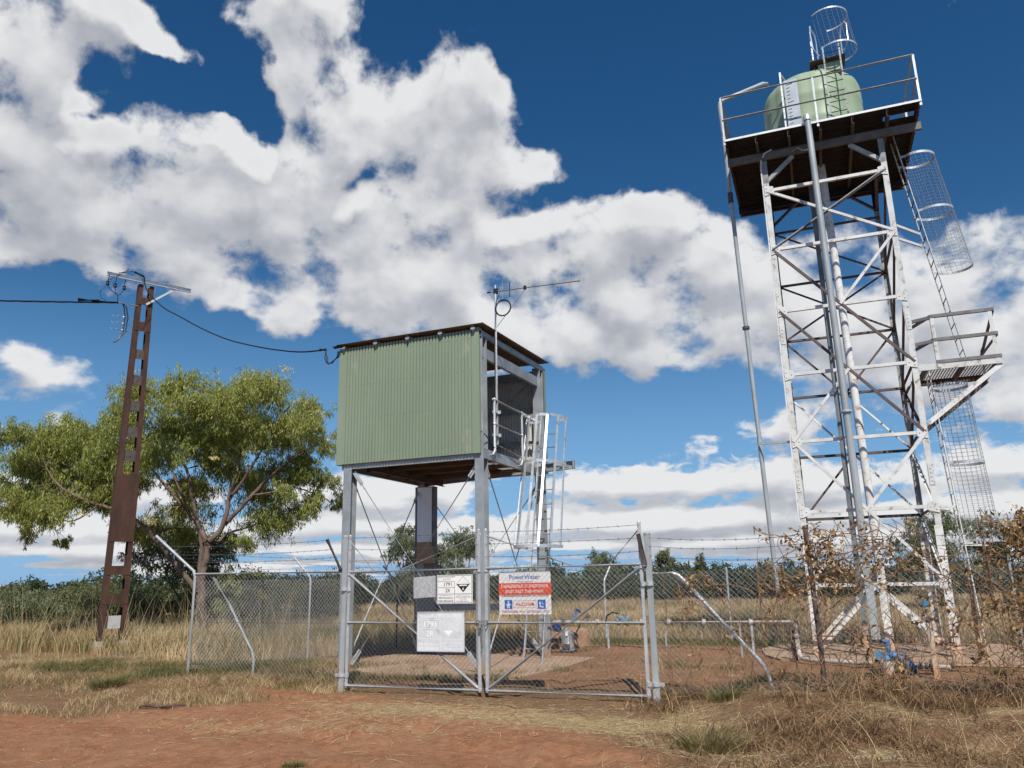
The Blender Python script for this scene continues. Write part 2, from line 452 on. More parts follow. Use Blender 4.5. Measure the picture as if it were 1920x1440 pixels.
rust = surf('rusted_steel', (0.095,0.047,0.033), (0.055,0.031,0.024), 0.85, 0.0, 6, bump=0.4, bscale=60, stain=(0.12,0.052,0.030), stain_amt=0.35, stain_scale=4, spec=0.25, stretch=0.3)
green_sheet = surf('pale_green_sheet', (0.236,0.288,0.205), (0.204,0.254,0.178), 0.45, 0.0, 1.2, stain=(0.30,0.33,0.25), stain_amt=0.30, stain_scale=2.2, stretch=0.35)
tank_green = surf('pale_green_polythene', (0.33,0.41,0.275), (0.29,0.365,0.24), 0.5, 0.0, 2, stain=(0.24,0.29,0.20), stain_amt=0.3, stretch=0.25)
black_rub = surf('black_cable', (0.012,0.012,0.014), (0.02,0.02,0.022), 0.5, 0.0, 20)
blue_paint = surf('blue_enamel', (0.06,0.20,0.42), (0.10,0.25,0.42), 0.5, 0.0, 8, stain=(0.30,0.24,0.20), stain_amt=0.3)
concrete = surf('dusty_concrete', (0.40,0.285,0.20), (0.33,0.22,0.15), 0.9, 0.0, 2.5, bump=0.5, bscale=25, stain=(0.36,0.20,0.12), stain_amt=0.35, stain_scale=2, spec=0.1)
conc_grey = surf('pale_concrete', (0.48,0.44,0.38), (0.38,0.33,0.27), 0.9, 0.0, 6, bump=0.4, bscale=40, low=(0.42,0.24,0.15), low_h=0.2, spec=0.1)
brownsheet = surf('brown_sheet_underside', (0.10,0.07,0.05), (0.065,0.045,0.035), 0.6, 0.2, 4, stain=(0.20,0.19,0.18), stain_amt=0.25)
grey_sheet = surf('bare_zinc_sheet', (0.33,0.33,0.32), (0.24,0.24,0.235), 0.5, 0.3, 4)
soil_dark = surf('red_soil_mound', (0.30,0.135,0.07), (0.20,0.085,0.045), 0.95, 0.0, 4, bump=0.6, bscale=20, spec=0.05)

# ---------------------------------------------------------------- ground
def sstep(x, a, b):
    t = np.clip((np.asarray(x, float)-a)/(b-a), 0, 1); return t*t*(3-2*t)
_px = rng.random((64, 64))
def vnoise(x, y, s=1.0, seed=0):
    x = np.asarray(x, float)*s + seed*17.3; y = np.asarray(y, float)*s + seed*9.1
    xi = np.floor(x).astype(int); yi = np.floor(y).astype(int); fx = x-xi; fy = y-yi
    fx = fx*fx*(3-2*fx); fy = fy*fy*(3-2*fy)
    g = lambda i, j: _px[(i+seed*7) % 64, (j+seed*3) % 64]
    return (g(xi,yi)*(1-fx)+g(xi+1,yi)*fx)*(1-fy) + (g(xi,yi+1)*(1-fx)+g(xi+1,yi+1)*fx)*fy
def fbm(x, y, s=1.0, seed=0, o=4):
    t = 0; a = 0.5; n = 0
    for i in range(o): t = t + a*vnoise(x, y, s*2**i, seed+i); n += a; a *= 0.5
    return t/n
def uvs(x, y):
    dx = np.asarray(x, float)-SITE.x; dy = np.asarray(y, float)-SITE.y
    return dx*SITE.c+dy*SITE.s, -dx*SITE.s+dy*SITE.c
def hgt(x, y):
    u, v = uvs(x, y); r = np.hypot(x, y)
    left = sstep(-u, 0.3, 2.2)*(1-sstep(v, 0.6, 3.5))*sstep(v, -2.4, -0.4)*0.13
    right = sstep(u, 5.0, 6.2)*(1-sstep(v, 0.5, 1.6))*sstep(v, -2.6, -0.6)*0.17
    n = (fbm(x, y, 0.45, 3, 4)-0.5)*0.16 + (fbm(x, y, 2.3, 8, 3)-0.5)*0.05
    flat = sstep(np.maximum(np.abs(u-2.3)-2.2, np.abs(v)-0.5), 0.0, 1.0)      # driveway under the gates
    slab1 = sstep(np.maximum(np.abs(u+0.1)-2.3, np.abs(v-3.5)-2.1), 0.0, 0.8)
    slab2 = sstep(np.maximum(np.abs(u-7.5)-2.0, np.abs(v-6.0)-2.9), 0.0, 0.8)
    k = 0.15+0.85*np.minimum(np.minimum(flat, slab1), slab2)
    far = 1+np.clip((r-30)/40, 0, 3)
    lump = (fbm(x, y, 7.0, 21, 2)-0.5)*0.030*(1-sstep(r, 12, 22)) + np.minimum(0, fbm(x, y, 3.1, 23, 2)-0.36)*0.16*(1-sstep(r, 14, 22))
    ruts = lump - 0.05*np.exp(-((v+2.9+0.12*u)/0.35)**2) - 0.03*np.exp(-((v+4.6+0.1*u)/0.4)**2)
    inner = sstep(v, 0.25, 1.1)*(1-sstep(v, 8.5, 10.5))*sstep(u, -3.2, -2.0)*0.05
    return inner + left + right + n*k*far + ruts*(1-sstep(r, 15, 20)) - 0.03*(1-k)
def zones(x, y):
    """how bare, how straw-covered and how green the ground is"""
    u, v = uvs(x, y)
    w1 = (fbm(x, y, 0.6, 5)-0.5)*2.2; w2 = (fbm(x, y, 1.7, 9)-0.5)*1.6; w3 = (fbm(x, y, 4.0, 4)-0.5)
    edge = np.where(u < 0.4, -1.0+0.62*(u-0.2)-0.25*np.clip(-u-1.5, 0, 3), np.where(u < 2.8, -0.75-0.05*u, -0.9-0.75*(u-2.8)))
    drive = sstep(edge-v + 0.5*w1 + 0.35*w2, -0.35, 0.45)
    drive = np.maximum(drive, sstep(0.9-np.hypot((u-0.3)/1.5, (v+0.75)/0.7)+0.3*w2, -0.1, 0.4)*0.9)
    drive = drive*(1-sstep(u + 0.35*(v+3.5) + 0.5*w1, 5.0, 5.9))
    yard = sstep(u, -2.6, -1.6)*sstep(v, 0.4, 1.0)*(1-sstep(v + w1*0.5, 8.0, 8.8))*(1-sstep(u, 10.5, 11.3))
    bare = np.clip(drive + yard*(0.50+0.25*w1+0.45*w2+0.3*w3), 0, 1)
    band = np.exp(-((v+1.45+0.35*w1+0.12*(u-2))/0.75)**2)*sstep(u, -0.8, 1.6)*(1-sstep(u, 5.2, 6.4))
    streak = np.exp(-((v+2.55+0.2*w1)/0.28)**2)*sstep(u, -2.0, -0.6)*(1-sstep(u, 2.2, 3.4))*0.75
    rt = sstep(u+0.35*(v+3.5), 4.6, 5.8)*(1-sstep(v, 0.2, 1.2))
    straw = np.clip(band*(0.62+0.5*w2+0.3*w3) + streak*(0.6+0.8*w3) + rt*(0.22+0.5*w2) + (0.15+0.3*w2)*(1-drive), 0, 1)
    green = np.clip(0.25*w1+0.3*w2, 0, 1)*(1-bare)
    return bare, straw, green
m, nt, out = newmat('ground_soil')
geo = N(nt, 'ShaderNodeNewGeometry'); P = geo.outputs['Position']
ab = N(nt, 'ShaderNodeAttribute', attribute_name='bare').outputs['Fac']
as_ = N(nt, 'ShaderNodeAttribute', attribute_name='straw').outputs['Fac']
ag = N(nt, 'ShaderNodeAttribute', attribute_name='green').outputs['Fac']
n1 = noise(nt, P, 1.4, 6, 0.6); n2 = noise(nt, P, 9, 6, 0.65); n3 = noise(nt, P, 45, 5, 0.7); n4 = noise(nt, P, 130, 3, 0.7)
red = ramp(nt, n2, [(0.25, (0.205,0.092,0.048)), (0.5, (0.325,0.150,0.078)), (0.75, (0.43,0.222,0.124))])
red = mix(nt, maprange(nt, n1, 0.35, 0.7), red, mix(nt, 0.45, red, rgb(0.38,0.225,0.135)))
red = mix(nt, maprange(nt, n3, 0.60, 0.74), red, rgb(0.11,0.048,0.027)); red = mix(nt, maprange(nt, n4, 0.62, 0.72, 0, 0.7), red, rgb(0.45,0.27,0.17)); red = mix(nt, maprange(nt, n4, 0.40, 0.30, 0, 0.6), red, rgb(0.10,0.042,0.024))
litter = ramp(nt, n3, [(0.28, (0.07,0.042,0.025)), (0.48, (0.18,0.112,0.063)), (0.7, (0.36,0.255,0.145))])
litter = mix(nt, maprange(nt, n2, 0.42, 0.62), litter, mix(nt, 0.6, litter, rgb(0.24,0.112,0.060)))
grn = mix(nt, ag, litter, rgb(0.13,0.13,0.055))
# stretched strands of straw lying on the soil
mp = N(nt, 'ShaderNodeMapping'); mp.inputs['Scale'].default_value = (14, 60, 10); mp.inputs['Rotation'].default_value = (0, 0, 0.3); L(nt, P, mp.inputs[0])
st = noise(nt, mp.outputs[0], 1.0, 4, 0.6, 1.5)
strawc = ramp(nt, st, [(0.35, (0.20,0.12,0.062)), (0.52, (0.41,0.295,0.165)), (0.68, (0.60,0.48,0.29))])
col = mix(nt, mth(nt, 'ADD', ab, mth(nt, 'MULTIPLY', mth(nt, 'SUBTRACT', n2, 0.5), 0.5), True), grn, red)
sf = maprange(nt, mth(nt, 'ADD', mth(nt, 'MULTIPLY', as_, 0.75), mth(nt, 'ADD', mth(nt, 'MULTIPLY', st, 0.75), mth(nt, 'MULTIPLY', n2, 0.5))), 0.95, 1.20)
col = mix(nt, sf, col, strawc)
p = N(nt, 'ShaderNodeBsdfPrincipled'); p.inputs['Roughness'].default_value = 0.95; p.inputs['Specular IOR Level'].default_value = 0.1
L(nt, col, p.inputs['Base Color'])
bp = N(nt, 'ShaderNodeBump'); bp.inputs['Strength'].default_value = 1.0; bp.inputs['Distance'].default_value = 0.035
hsum = mth(nt, 'ADD', mth(nt, 'MULTIPLY', n2, 0.7), mth(nt, 'ADD', mth(nt, 'MULTIPLY', n3, 0.45), mth(nt, 'ADD', mth(nt, 'MULTIPLY', st, 0.15), mth(nt, 'MULTIPLY', n4, 0.22))))
L(nt, hsum, bp.inputs['Height']); L(nt, bp.outputs[0], p.inputs['Normal']); L(nt, p.outputs[0], out.inputs[0])
ground_mat = m

ys = np.concatenate([np.arange(-14, 4, 0.6), np.arange(4, 16, 0.05), np.arange(16, 18, 0.1), np.geomspace(18, 60, 150), np.geomspace(61, 6000, 70)])
tx = np.concatenate([-np.geomspace(0.05, 6000, 210)[::-1]*1.0, [0], np.geomspace(0.05, 6000, 210)])
xs = np.concatenate([-np.geomspace(14, 6000, 80)[::-1], np.arange(-13.9, 13.9, 0.065), np.geomspace(14, 6000, 80)])
X, Y = np.meshgrid(xs, ys); Z = hgt(X, Y); nx, ny = len(xs), len(ys)
me = bpy.data.meshes.new('ground'); V = np.stack([X, Y, Z], -1).reshape(-1, 3).astype(np.float32)
idx = np.arange(nx*ny).reshape(ny, nx); F = np.stack([idx[:-1,:-1], idx[:-1,1:], idx[1:,1:], idx[1:,:-1]], -1).reshape(-1, 4)
me.vertices.add(len(V)); me.vertices.foreach_set('co', V.reshape(-1))
me.loops.add(F.size); me.loops.foreach_set('vertex_index', F.reshape(-1).astype(np.int32))
me.polygons.add(len(F)); me.polygons.foreach_set('loop_start', np.arange(0, F.size, 4, dtype=np.int32)); me.polygons.foreach_set('loop_total', np.full(len(F), 4, dtype=np.int32))
for nme, val in zip(('bare', 'straw', 'green'), zones(X, Y)):
    at = me.attributes.new(nme, 'FLOAT', 'POINT'); at.data.foreach_set('value', np.asarray(val, np.float32).reshape(-1))
me.update(calc_edges=True); me.shade_smooth()
go = finish('ground', me, ground_mat, None); go['kind'] = 'structure'
def G(x, y): return float(hgt(np.array(x, float), np.array(y, float)))
def GS(u, v): x, y, _ = SITE.w(u, v); return G(x, y)

# ---------------------------------------------------------------- chain-link helpers (site frame)
def chain(p0, p1, z0, z1, pitch=0.0707, r=0.0023, bulge=0.0, sag=None):
    """woven wire as straight diagonals both ways between two upright lines; returns an MB"""
    mb = MB(); p0 = np.array(p0, float); p1 = np.array(p1, float); Lh = np.linalg.norm(p1-p0); H = z1-z0
    d = (p1-p0)/Lh; nrmv = np.array([-d[1], d[0]])
    for sgn in (1, -1):
        k0 = -H if sgn == 1 else 0; k1 = Lh if sgn == 1 else Lh+H
        s = k0
        while s < k1:
            # line x = s + sgn*z
            za = max(0, -s/sgn if sgn == 1 else s-Lh); zb = min(H, (Lh-s) if sgn == 1 else s)
            if sgn == 1: za = max(0, -s); zb = min(H, Lh-s)
            if zb-za > 0.02:
                pts = []
                for t in ((0, 1) if (zb-za) < 0.4 else (0, 0.5, 1)):
                    z = za+(zb-za)*t; x = s+sgn*z
                    off = 0.004*sgn + bulge*math.sin(math.pi*z/H)*math.sin(math.pi*x/Lh)
                    q = p0+d*x+nrmv*off
                    pts.append((q[0], q[1], z0+z))
                mb.tube(pts, r, 3, cap=False)
            s += pitch
    return mb
def barbed(mb, pts, n=14, sag=0.03, step=0.13, r=0.0028):
    pts = [np.array(p, float) for p in pts]
    for a, b in zip(pts[:-1], pts[1:]):
        path = [a+(b-a)*t + np.array([0, 0, -sag*4*t*(1-t)]) for t in np.linspace(0, 1, n)]
        mb.tube(path, r, 4, cap=False)
        Ls = np.linalg.norm(b-a); k = int(Ls/step)
        for i in range(1, k):
            t = i/k; c = a+(b-a)*t + np.array([0, 0, -sag*4*t*(1-t)])
            for _ in range(2):
                v = np.array([random.uniform(-1, 1), random.uniform(-1, 1), random.uniform(-1, 1)]); v = v/np.linalg.norm(v)*0.02
                mb.tube([c-v, c+v], r*0.9, 3, cap=False)
def collar(mb, x, y, z, r): mb.lathe((x, y, z-0.015), [(r, 0), (r, 0.03)], 12)

# ---------------------------------------------------------------- gates
def gate_leaf(name, label, u0, u1, hinge_left):
    t = thing(name, label, 'gate', SITE, ((u0+u1)/2, 0, 0), 'pair of chain link gate leaves')
    fr = MB(); r = 0.025; zt = 1.665; zb = 0.055
    for u in (u0, u1): fr.tube([(u, 0, zb-0.02), (u, 0, 2.2)], r, 10)
    for z in (zb, 0.935, zt): fr.tube([(u0, 0, z), (u1, 0, z)], r*0.92, 10)
    for u in (u0, u1):
        for z in (0.1, zt): collar(fr, u, 0, z-0.03, r*1.25)
    for u in (u0, u1): fr.ellip((u, 0, 2.2), r*1.1, r*1.1, 0.02, 10, 4)
    fr.build('frame', galv, t, True)
    dg = MB()
    if hinge_left: dg.tube([(u0+0.03, -0.004, zt-0.05), (u1-0.03, -0.004, zb+0.03)], r*0.95, 10)
    else: dg.tube([(u1-0.03, -0.004, zt-0.05), (u0+0.03, -0.004, zb+0.03)], r*0.95, 10)
    dg.build('diagonal_brace', galv, t, True)
    for u, s in ((u0, 1), (u1, -1)):
        b = MB(); far = 0.42 if (u in (0.085, 4.555)) else 1.25
        b.tube([(u, 0, 2.12), (u+s*far, 0, zt+0.02)], 0.0125, 8); b.build('upper_brace', galv, t, True)
    m = chain((u0, 0.0), (u1, 0.0), zb, zt-0.01, bulge=0.012)
    for z in (zb, 0.935, zt):                                       # wire ties round the frame rails, merged into the mesh part
        k = int((u1-u0)/0.0707)
        for i in range(1, k):
            u = u0+(u1-u0)*i/k
            m.tube([(u, -0.027, z-0.012), (u+0.01, -0.020, z+0.022), (u+0.02, 0.015, z+0.028)], 0.0026, 3, cap=False)
    m.build('wire_mesh', wiremat, t)
    for z in (1.83, 2.0, 2.17):
        bw = MB(); barbed(bw, [(u0, -0.028, z), (u1, -0.028, z)], sag=random.uniform(0.005, 0.03)); bw.build('barbed_wire', barbmat, t)
    return t
gate_leaf('gate_leaf', 'galvanised chain link gate leaf carrying the hazard chemical signs', 0.085, 2.235, True)
gate_leaf('gate_leaf', 'galvanised chain link gate leaf carrying the red and white danger sign', 2.345, 4.555, False)
for u, top, arm, lab in ((0.0, 2.2, ((-0.05, -0.03, 1.70), (-0.27, -0.10, 2.16)), 'thick steel gate post with a rusty stub arm left of the gates'),
                         (4.655, 2.06, ((4.62, -0.05, 1.66), (4.56, -0.10, 2.05)), 'thick steel gate post with a rusty arm right of the gates')):
    t = thing('gate_post', lab, 'gate post', SITE, (u, 0, 0), 'thick posts carrying the gates')
    b = MB(); b.tube([(u, 0, -0.1), (u, 0, top)], 0.043, 16); b.lathe((u, 0, top-0.02), [(0.047, 0), (0.047, 0.02), (0.03, 0.035)], 14)
    b.build('post', galv_dull, t, True)
    a = MB(); a.tube(arm, 0.028, 10); a.build('arm', dark_steel, t, True)
    for z in (0.2, 1.42):
        h = MB(); s = 1 if u < 1 else -1
        h.lathe((u, 0, z-0.025), [(0.049, 0), (0.049, 0.05)], 14); h.box((min(u, u+s*0.1), -0.012, z-0.02), (max(u, u+s*0.1), 0.012, z+0.02)); h.lathe((u+s*0.09, 0, z-0.03), [(0.031, 0), (0.031, 0.06)], 12)
        if z < 1: h.box((u-s*0.11, -0.015, z-0.02), (u, 0.015, z+0.02))
        h.build('hinge', galv, t, True)
# chain with padlock
t = thing('gate_chain', 'short steel chain looped through both gate leaves at the middle', 'chain', SITE, (2.29, -0.03, 0.9))
b = MB()
def link(mb, c, ax, ay, rr=0.014):
    c = np.array(c); ax = nrm(ax); ay = nrm(ay)
    mb.tube([c+ax*rr*1.5*math.cos(k*math.pi/5)+ay*rr*math.sin(k*math.pi/5) for k in range(10)], 0.0035, 5, closed=True)
for i in range(16):
    q = i/15*math.pi*2
    c = (2.29+0.085*math.cos(q), -0.035+0.035*math.sin(q), 0.93+0.03*math.sin(q*1.0)+0.01*math.sin(3*q))
    link(b, c, (-math.sin(q), 0.4*math.cos(q), 0.3), (0, (i % 2), 1-(i % 2)*0.5))
for i in range(11): link(b, (2.285+0.006*math.sin(i), -0.045, 0.90-0.034*i), (0, 0, 1), ((i % 2), 1-(i % 2), 0))
b.build('links', barbmat, t, True)
t = thing('padlock', 'small brown padlock hanging on the gate chain', 'padlock', SITE, (2.255, -0.055, 0.86))
b = MB(); b.box((2.235, -0.068, 0.835), (2.275, -0.045, 0.878)); b.build('body', surf('brass', (0.30,0.16,0.07), (0.22,0.12,0.06), 0.5, 0.5, 20), t)
b = MB(); b.tube([(2.243, -0.056, 0.875)]+[(2.255-0.012*math.cos(k*math.pi/6), -0.056, 0.895+0.012*math.sin(k*math.pi/6)) for k in range(7)]+[(2.267, -0.056, 0.875)], 0.0035, 6); b.build('shackle', galv_bright, t, True)

# ---------------------------------------------------------------- fences
def post_mb(u, v, z0, z1, r=0.024): 
    b = MB(); b.tube([(u, v, z0-0.2), (u, v, z1)], r, 10); return b
def wire_post(parent, u, v, z1, tip, r=0.026, name='post', mat=None, zb=None):
    """post whose top is bent over to carry the barbed wire"""
    g = GS(u, v) if zb is None else zb
    k = [(u, v, g-0.15), (u, v, z1-0.10)]
    d = np.array(tip)-np.array([u, v, z1]); 
    for s in (0.08, 0.25): k.append(tuple(np.array([u, v, z1-0.06])+d*s*0.6+np.array([0, 0, 0.03])))
    k.append(tip)
    b = MB(); b.tube(k, r, 10); return b.build(name, mat or galv, parent, True)
# left front panel
t = thing('chain_link_fence', 'short front fence panel of chain link left of the gates with a bent corner post', 'fence', SITE, (-1.45, 0, 0))
wire_post(t, -2.92, 0.0, 1.76, (-3.62, -0.22, 2.34), 0.024, mat=galv_dull)
b = MB(); b.tube([(-2.92, 0, 1.70), (-0.03, 0, 1.68)], 0.023, 10); b.build('top_rail', galv, t, True)
chain((-2.9, 0.0), (-0.04, 0.0), 0.13, 1.68, bulge=0.02).build('wire_mesh', wiremat, t)
b = MB(); b.tube([(-2.56, 0.03, 1.64), (-2.2, 0.05, 1.2), (-1.86, 0.05, 0.72), (-1.70, 0.05, 0.5), (-1.66, 0.05, 0.38), (-1.67, 0.05, 0.05)], 0.021, 10); b.build('diagonal_brace', galv_dull, t, True)
for k, z in enumerate((1.90, 2.02, 2.16)):
    f = (z-1.76)/0.58
    bw = MB(); barbed(bw, [(-2.92-0.7*f, -0.22*f, z), (-0.10-0.10*k*0.8, -0.05, z-0.01)], sag=0.03); bw.build('barbed_wire', barbmat, t)
bw = MB(); barbed(bw, [(-2.92, 0.03, 0.95), (-0.03, 0.03, 0.93)], sag=0.01, step=9); bw.build('strain_wire', barbmat, t)
# left side run going back
t = thing('chain_link_fence', 'left side fence of chain link running back from the bent corner post', 'fence', SITE, (-2.95, 4.6, 0))
for v, m_ in ((3.15, galv), (6.55, dark_steel)):
    wire_post(t, -2.95, v, 1.66 if m_ is galv else 1.5, (-3.28, v-0.12, 2.03 if m_ is galv else 1.9), 0.021, mat=m_)
chain((-2.95, 0.05), (-2.95, 9.15), 0.05, 1.6, pitch=0.085, r=0.0021).build('wire_mesh', wiremat, t)
for k, (x, z) in enumerate(((-3.05, 1.78), (-3.17, 1.90), (-3.27, 2.02))):
    bw = MB(); barbed(bw, [(x-0.2, 0.0, z+0.08), (x, 3.15, z), (x, 6.55, z-0.05), (x, 9.15, z-0.03)], sag=0.02, n=8, step=0.25); bw.build('barbed_wire', barbmat, t)
# rear run
t = thing('chain_link_fence', 'rear fence of chain link at the back of the yard before the dry grass', 'fence', SITE, (4.2, 9.2, 0))
for u, zt in ((-2.95, 1.6), (1.42, 1.52), (4.42, 1.55), (7.4, 1.6), (10.2, 1.6)):
    if u == 1.42: wire_post(t, u, 9.2, 1.48, (u+0.12, 9.5, 1.86), 0.022)
    else: post_mb(u, 9.2, 0, zt+0.15, 0.022).build('post', galv_dull, t, True)
chain((-2.95, 9.2), (11.4, 9.2), 0.05, 1.6, pitch=0.085, r=0.0021).build('wire_mesh', wiremat, t)
for z in (1.62, 1.72, 1.84):
    bw = MB(); barbed(bw, [(-2.95, 9.3, z), (1.5, 9.35, z), (4.42, 9.3, z), (7.4, 9.3, z), (11.4, 9.3, z)], sag=0.02, n=7, step=0.3); bw.build('barbed_wire', barbmat, t)
b = MB(); b.tube([(11.25, 9.15, 1.5), (10.35, 9.15, 0.35), (10.3, 9.15, 0.0)], 0.024, 8); b.build('diagonal_brace', galv, t, True)
# right side run
t = thing('chain_link_fence', 'right side fence of chain link beyond the tank stand', 'fence', SITE, (11.4, 4.6, 0))
for v in (3.0, 6.1, 9.2): post_mb(11.4, v, 0, 1.75, 0.022).build('post', galv_dull, t, True)
chain((11.4, 0.0), (11.4, 9.15), 0.05, 1.6, pitch=0.085, r=0.0021).build('wire_mesh', wiremat, t)
# right front run with the dead creeper
t = thing('chain_link_fence', 'front fence of chain link right of the gates in front of the tank stand', 'fence', SITE, (8.0, 0, 0))
for u, zt, m_ in ((6.60, 2.04, dark_steel), (8.86, 1.97, dark_steel), (11.4, 1.95, galv_dull)):
    b = MB(); b.tube([(u+0.02, 0, 0.0), (u+0.03, 0, 0.7), (u, 0, zt)], 0.030, 12); b.ellip((u, 0, zt+0.005), 0.036, 0.036, 0.03, 12, 6); b.build('post', m_, t, True)
chain((4.70, 0.0), (11.4, 0.0), 0.10, 1.58, bulge=0.03).build('wire_mesh', wiremat, t)
b = MB(); b.tube([(4.66, 0.02, 1.545), (4.95, 0.03, 1.545), (5.02, 0.03, 1.52), (5.12, 0.03, 1.42), (5.5, 0.05, 0.97), (5.92, 0.06, 0.50), (6.0, 0.06, 0.38), (6.06, 0.06, 0.12)], 0.023, 10); b.build('diagonal_brace', galv, t, True)
for z0, z1 in ((2.0, 1.97), (1.89, 1.86), (1.77, 1.71)):
    bw = MB(); barbed(bw, [(4.68, -0.03, z0), (6.6, -0.03, z1), (8.86, -0.03, z1-0.05), (11.4, -0.03, z1-0.08)], sag=0.05); bw.build('barbed_wire', barbmat, t)

# ---------------------------------------------------------------- signs on the gates
def flat(name, c1, rough=0.45, metal=0.0, c2=None):
    c2 = c2 or tuple(x*0.93 for x in c1)
    return surf(name, c1, c2, rough, metal, 7, stain=tuple(x*0.72+0.02 for x in c1), stain_amt=0.12, stain_scale=5)
sign_white = flat('sign_white', (0.80,0.80,0.78)); sign_black = flat('sign_black', (0.02,0.02,0.02)); sign_red = flat('sign_red', (0.72,0.085,0.035))
sign_blue = flat('sign_blue', (0.02,0.14,0.50)); logo_blue = flat('logo_blue', (0.03,0.13,0.40)); sign_redtext = flat('sign_red_print', (0.55,0.08,0.06))
faded = surf('faded_reflective_sheet', (0.60,0.62,0.64), (0.70,0.72,0.73), 0.45, 0.1, 7, stain=(0.47,0.485,0.50), stain_amt=0.55, stain_scale=5)
faded_print = flat('faded_print', (0.88,0.89,0.89)); pale = surf('pale_hammered_sheet', (0.72,0.73,0.73), (0.52,0.53,0.53), 0.45, 0.35, 22)
def plate(mb, x0, x1, z0, z1, y, th=0.003): mb.box((x0, y-th, z0), (x1, y, z1))
def lettering(mb, txt, cx, cz, h, y, wmax=None, bold=0.0, align='CENTER'):
    """adds raised lettering facing the road to mb"""
    cu = bpy.data.curves.new('t', 'FONT'); cu.body = txt; cu.size = 1; cu.extrude = 0; cu.offset = bold; cu.align_x = align; cu.resolution_u = 2
    ob = bpy.data.objects.new('t', cu); COL.objects.link(ob); bpy.context.view_layer.update()
    me = ob.to_mesh(); co = np.array([v.co[:] for v in me.vertices]); fs = [tuple(p.vertices) for p in me.polygons]
    ob.to_mesh_clear(); bpy.data.objects.remove(ob); bpy.data.curves.remove(cu)
    if len(co) == 0: return
    sx = h/0.70
    wd = (co[:, 0].max()-co[:, 0].min())*sx
    kx = sx*(wmax/wd) if (wmax and wd > 0) else sx
    mid = (co[:, 0].max()+co[:, 0].min())/2
    mb.add([(cx+(a-mid)*kx, y, cz+b*sx) for a, b, c in co], fs)
def frame_lines(mb, x0, x1, z0, z1, y, w=0.003):
    for a, b, c, d in ((x0, x1, z0, z0+w), (x0, x1, z1-w, z1), (x0, x0+w, z0, z1), (x1-w, x1, z0, z1)): plate(mb, a, b, c, d, y, 0.001)
# white hazard sign
YF = -0.034
t = thing('hazard_sign', 'clean white and black chemical sign reading 1791 2X on the left gate leaf', 'sign', SITE, (1.87, YF, 1.4))
b = MB(); plate(b, 1.59, 2.15, 1.195, 1.59, YF); b.build('board', sign_white, t)
bl = MB(); yf = YF-0.0035
frame_lines(bl, 1.60, 2.14, 1.203, 1.582, yf, 0.005)
plate(bl, 1.605, 1.875, 1.325, 1.330, yf, 0.001); plate(bl, 1.605, 1.865, 1.415, 1.419, yf, 0.001); plate(bl, 1.605, 1.865, 1.498, 1.502, yf, 0.001)
plate(bl, 1.868, 1.873, 1.205, 1.50, yf, 0.001); plate(bl, 1.87, 2.135, 1.325, 1.330, yf, 0.001)
c = (2.005, 1.462); hh = 0.105
bl.add([(c[0]-hh, yf-0.001, c[1]), (c[0], yf-0.001, c[1]-hh*1.08), (c[0]+hh, yf-0.001, c[1])], [(0, 1, 2)])
for (a, d) in (((-hh, 0), (0, hh)), ((0, hh), (hh, 0))): bl.bar((c[0]+a[0], yf, c[1]+a[1]), (c[0]+d[0], yf, c[1]+d[1]), 0.003, 0.001, (0, 1, 0))
lettering(bl, 'SODIUM HYPOCHLORITE', 1.745, 1.553, 0.020, yf-0.001, 0.27); lettering(bl, 'SOLUTION', 1.745, 1.52, 0.018, yf-0.001, 0.12)
lettering(bl, '1791', 1.765, 1.436, 0.050, yf-0.001, 0.12, 0.01); lettering(bl, '2X', 1.765, 1.352, 0.050, yf-0.001, 0.075, 0.01)
lettering(bl, 'IN EMERGENCY DIAL', 1.735, 1.303, 0.010, yf-0.001, 0.2); lettering(bl, '000 POLICE or', 1.735, 1.262, 0.026, yf-0.001, 0.23, 0.01); lettering(bl, 'FIRE BRIGADE', 1.735, 1.218, 0.026, yf-0.001, 0.23, 0.01)
lettering(bl, 'SPECIALIST ADVICE', 2.005, 1.305, 0.010, yf-0.001, 0.2); lettering(bl, 'ORICA CHEMICALS', 2.005, 1.275, 0.018, yf-0.001, 0.23); lettering(bl, 'PTY LTD', 2.005, 1.248, 0.016, yf-0.001, 0.1); lettering(bl, 'Ph 1800 033111', 2.005, 1.218, 0.018, yf-0.001, 0.2)
bl.build('black_print', sign_black, t)
wp = MB(); plate(wp, 1.945, 2.065, 1.435, 1.452, yf-0.0015, 0.0006); lettering(wp, '8', 2.005, 1.378, 0.035, yf-0.002, 0.02, 0.02); wp.build('white_print', sign_white, t)
# faded silver sign
t = thing('hazard_sign', 'large faded silver chemical sign reading 1791 2R low on the left gate leaf', 'sign', SITE, (1.665, YF, 0.8))
b = MB(); plate(b, 1.29, 2.04, 0.55, 1.09, YF-0.03); b.build('board', faded, t)
rm = MB(); yf = YF-0.034
for a, b_, c_, d in ((1.29, 2.04, 1.078, 1.09), (1.29, 2.04, 0.55, 0.562), (1.29, 1.30, 0.55, 1.09), (2.03, 2.04, 0.55, 1.09)): plate(rm, a, b_, c_, d, yf+0.004, 0.006)
rm.build('rim', galv_bright, t)
bl = MB()
lettering(bl, 'SODIUM HYPOCHLORITE', 1.665, 1.008, 0.045, yf, 0.66, 0.01); frame_lines(bl, 1.305, 1.66, 0.72, 0.985, yf, 0.004); plate(bl, 1.305, 1.66, 0.858, 0.862, yf, 0.001)
plate(bl, 1.305, 2.025, 0.715, 0.719, yf, 0.001); plate(bl, 1.66, 1.664, 0.565, 0.72, yf, 0.001)
lettering(bl, '1791', 1.50, 0.885, 0.075, yf-0.001, 0.19, 0.012); lettering(bl, '2R', 1.50, 0.755, 0.080, yf-0.001, 0.12, 0.012)
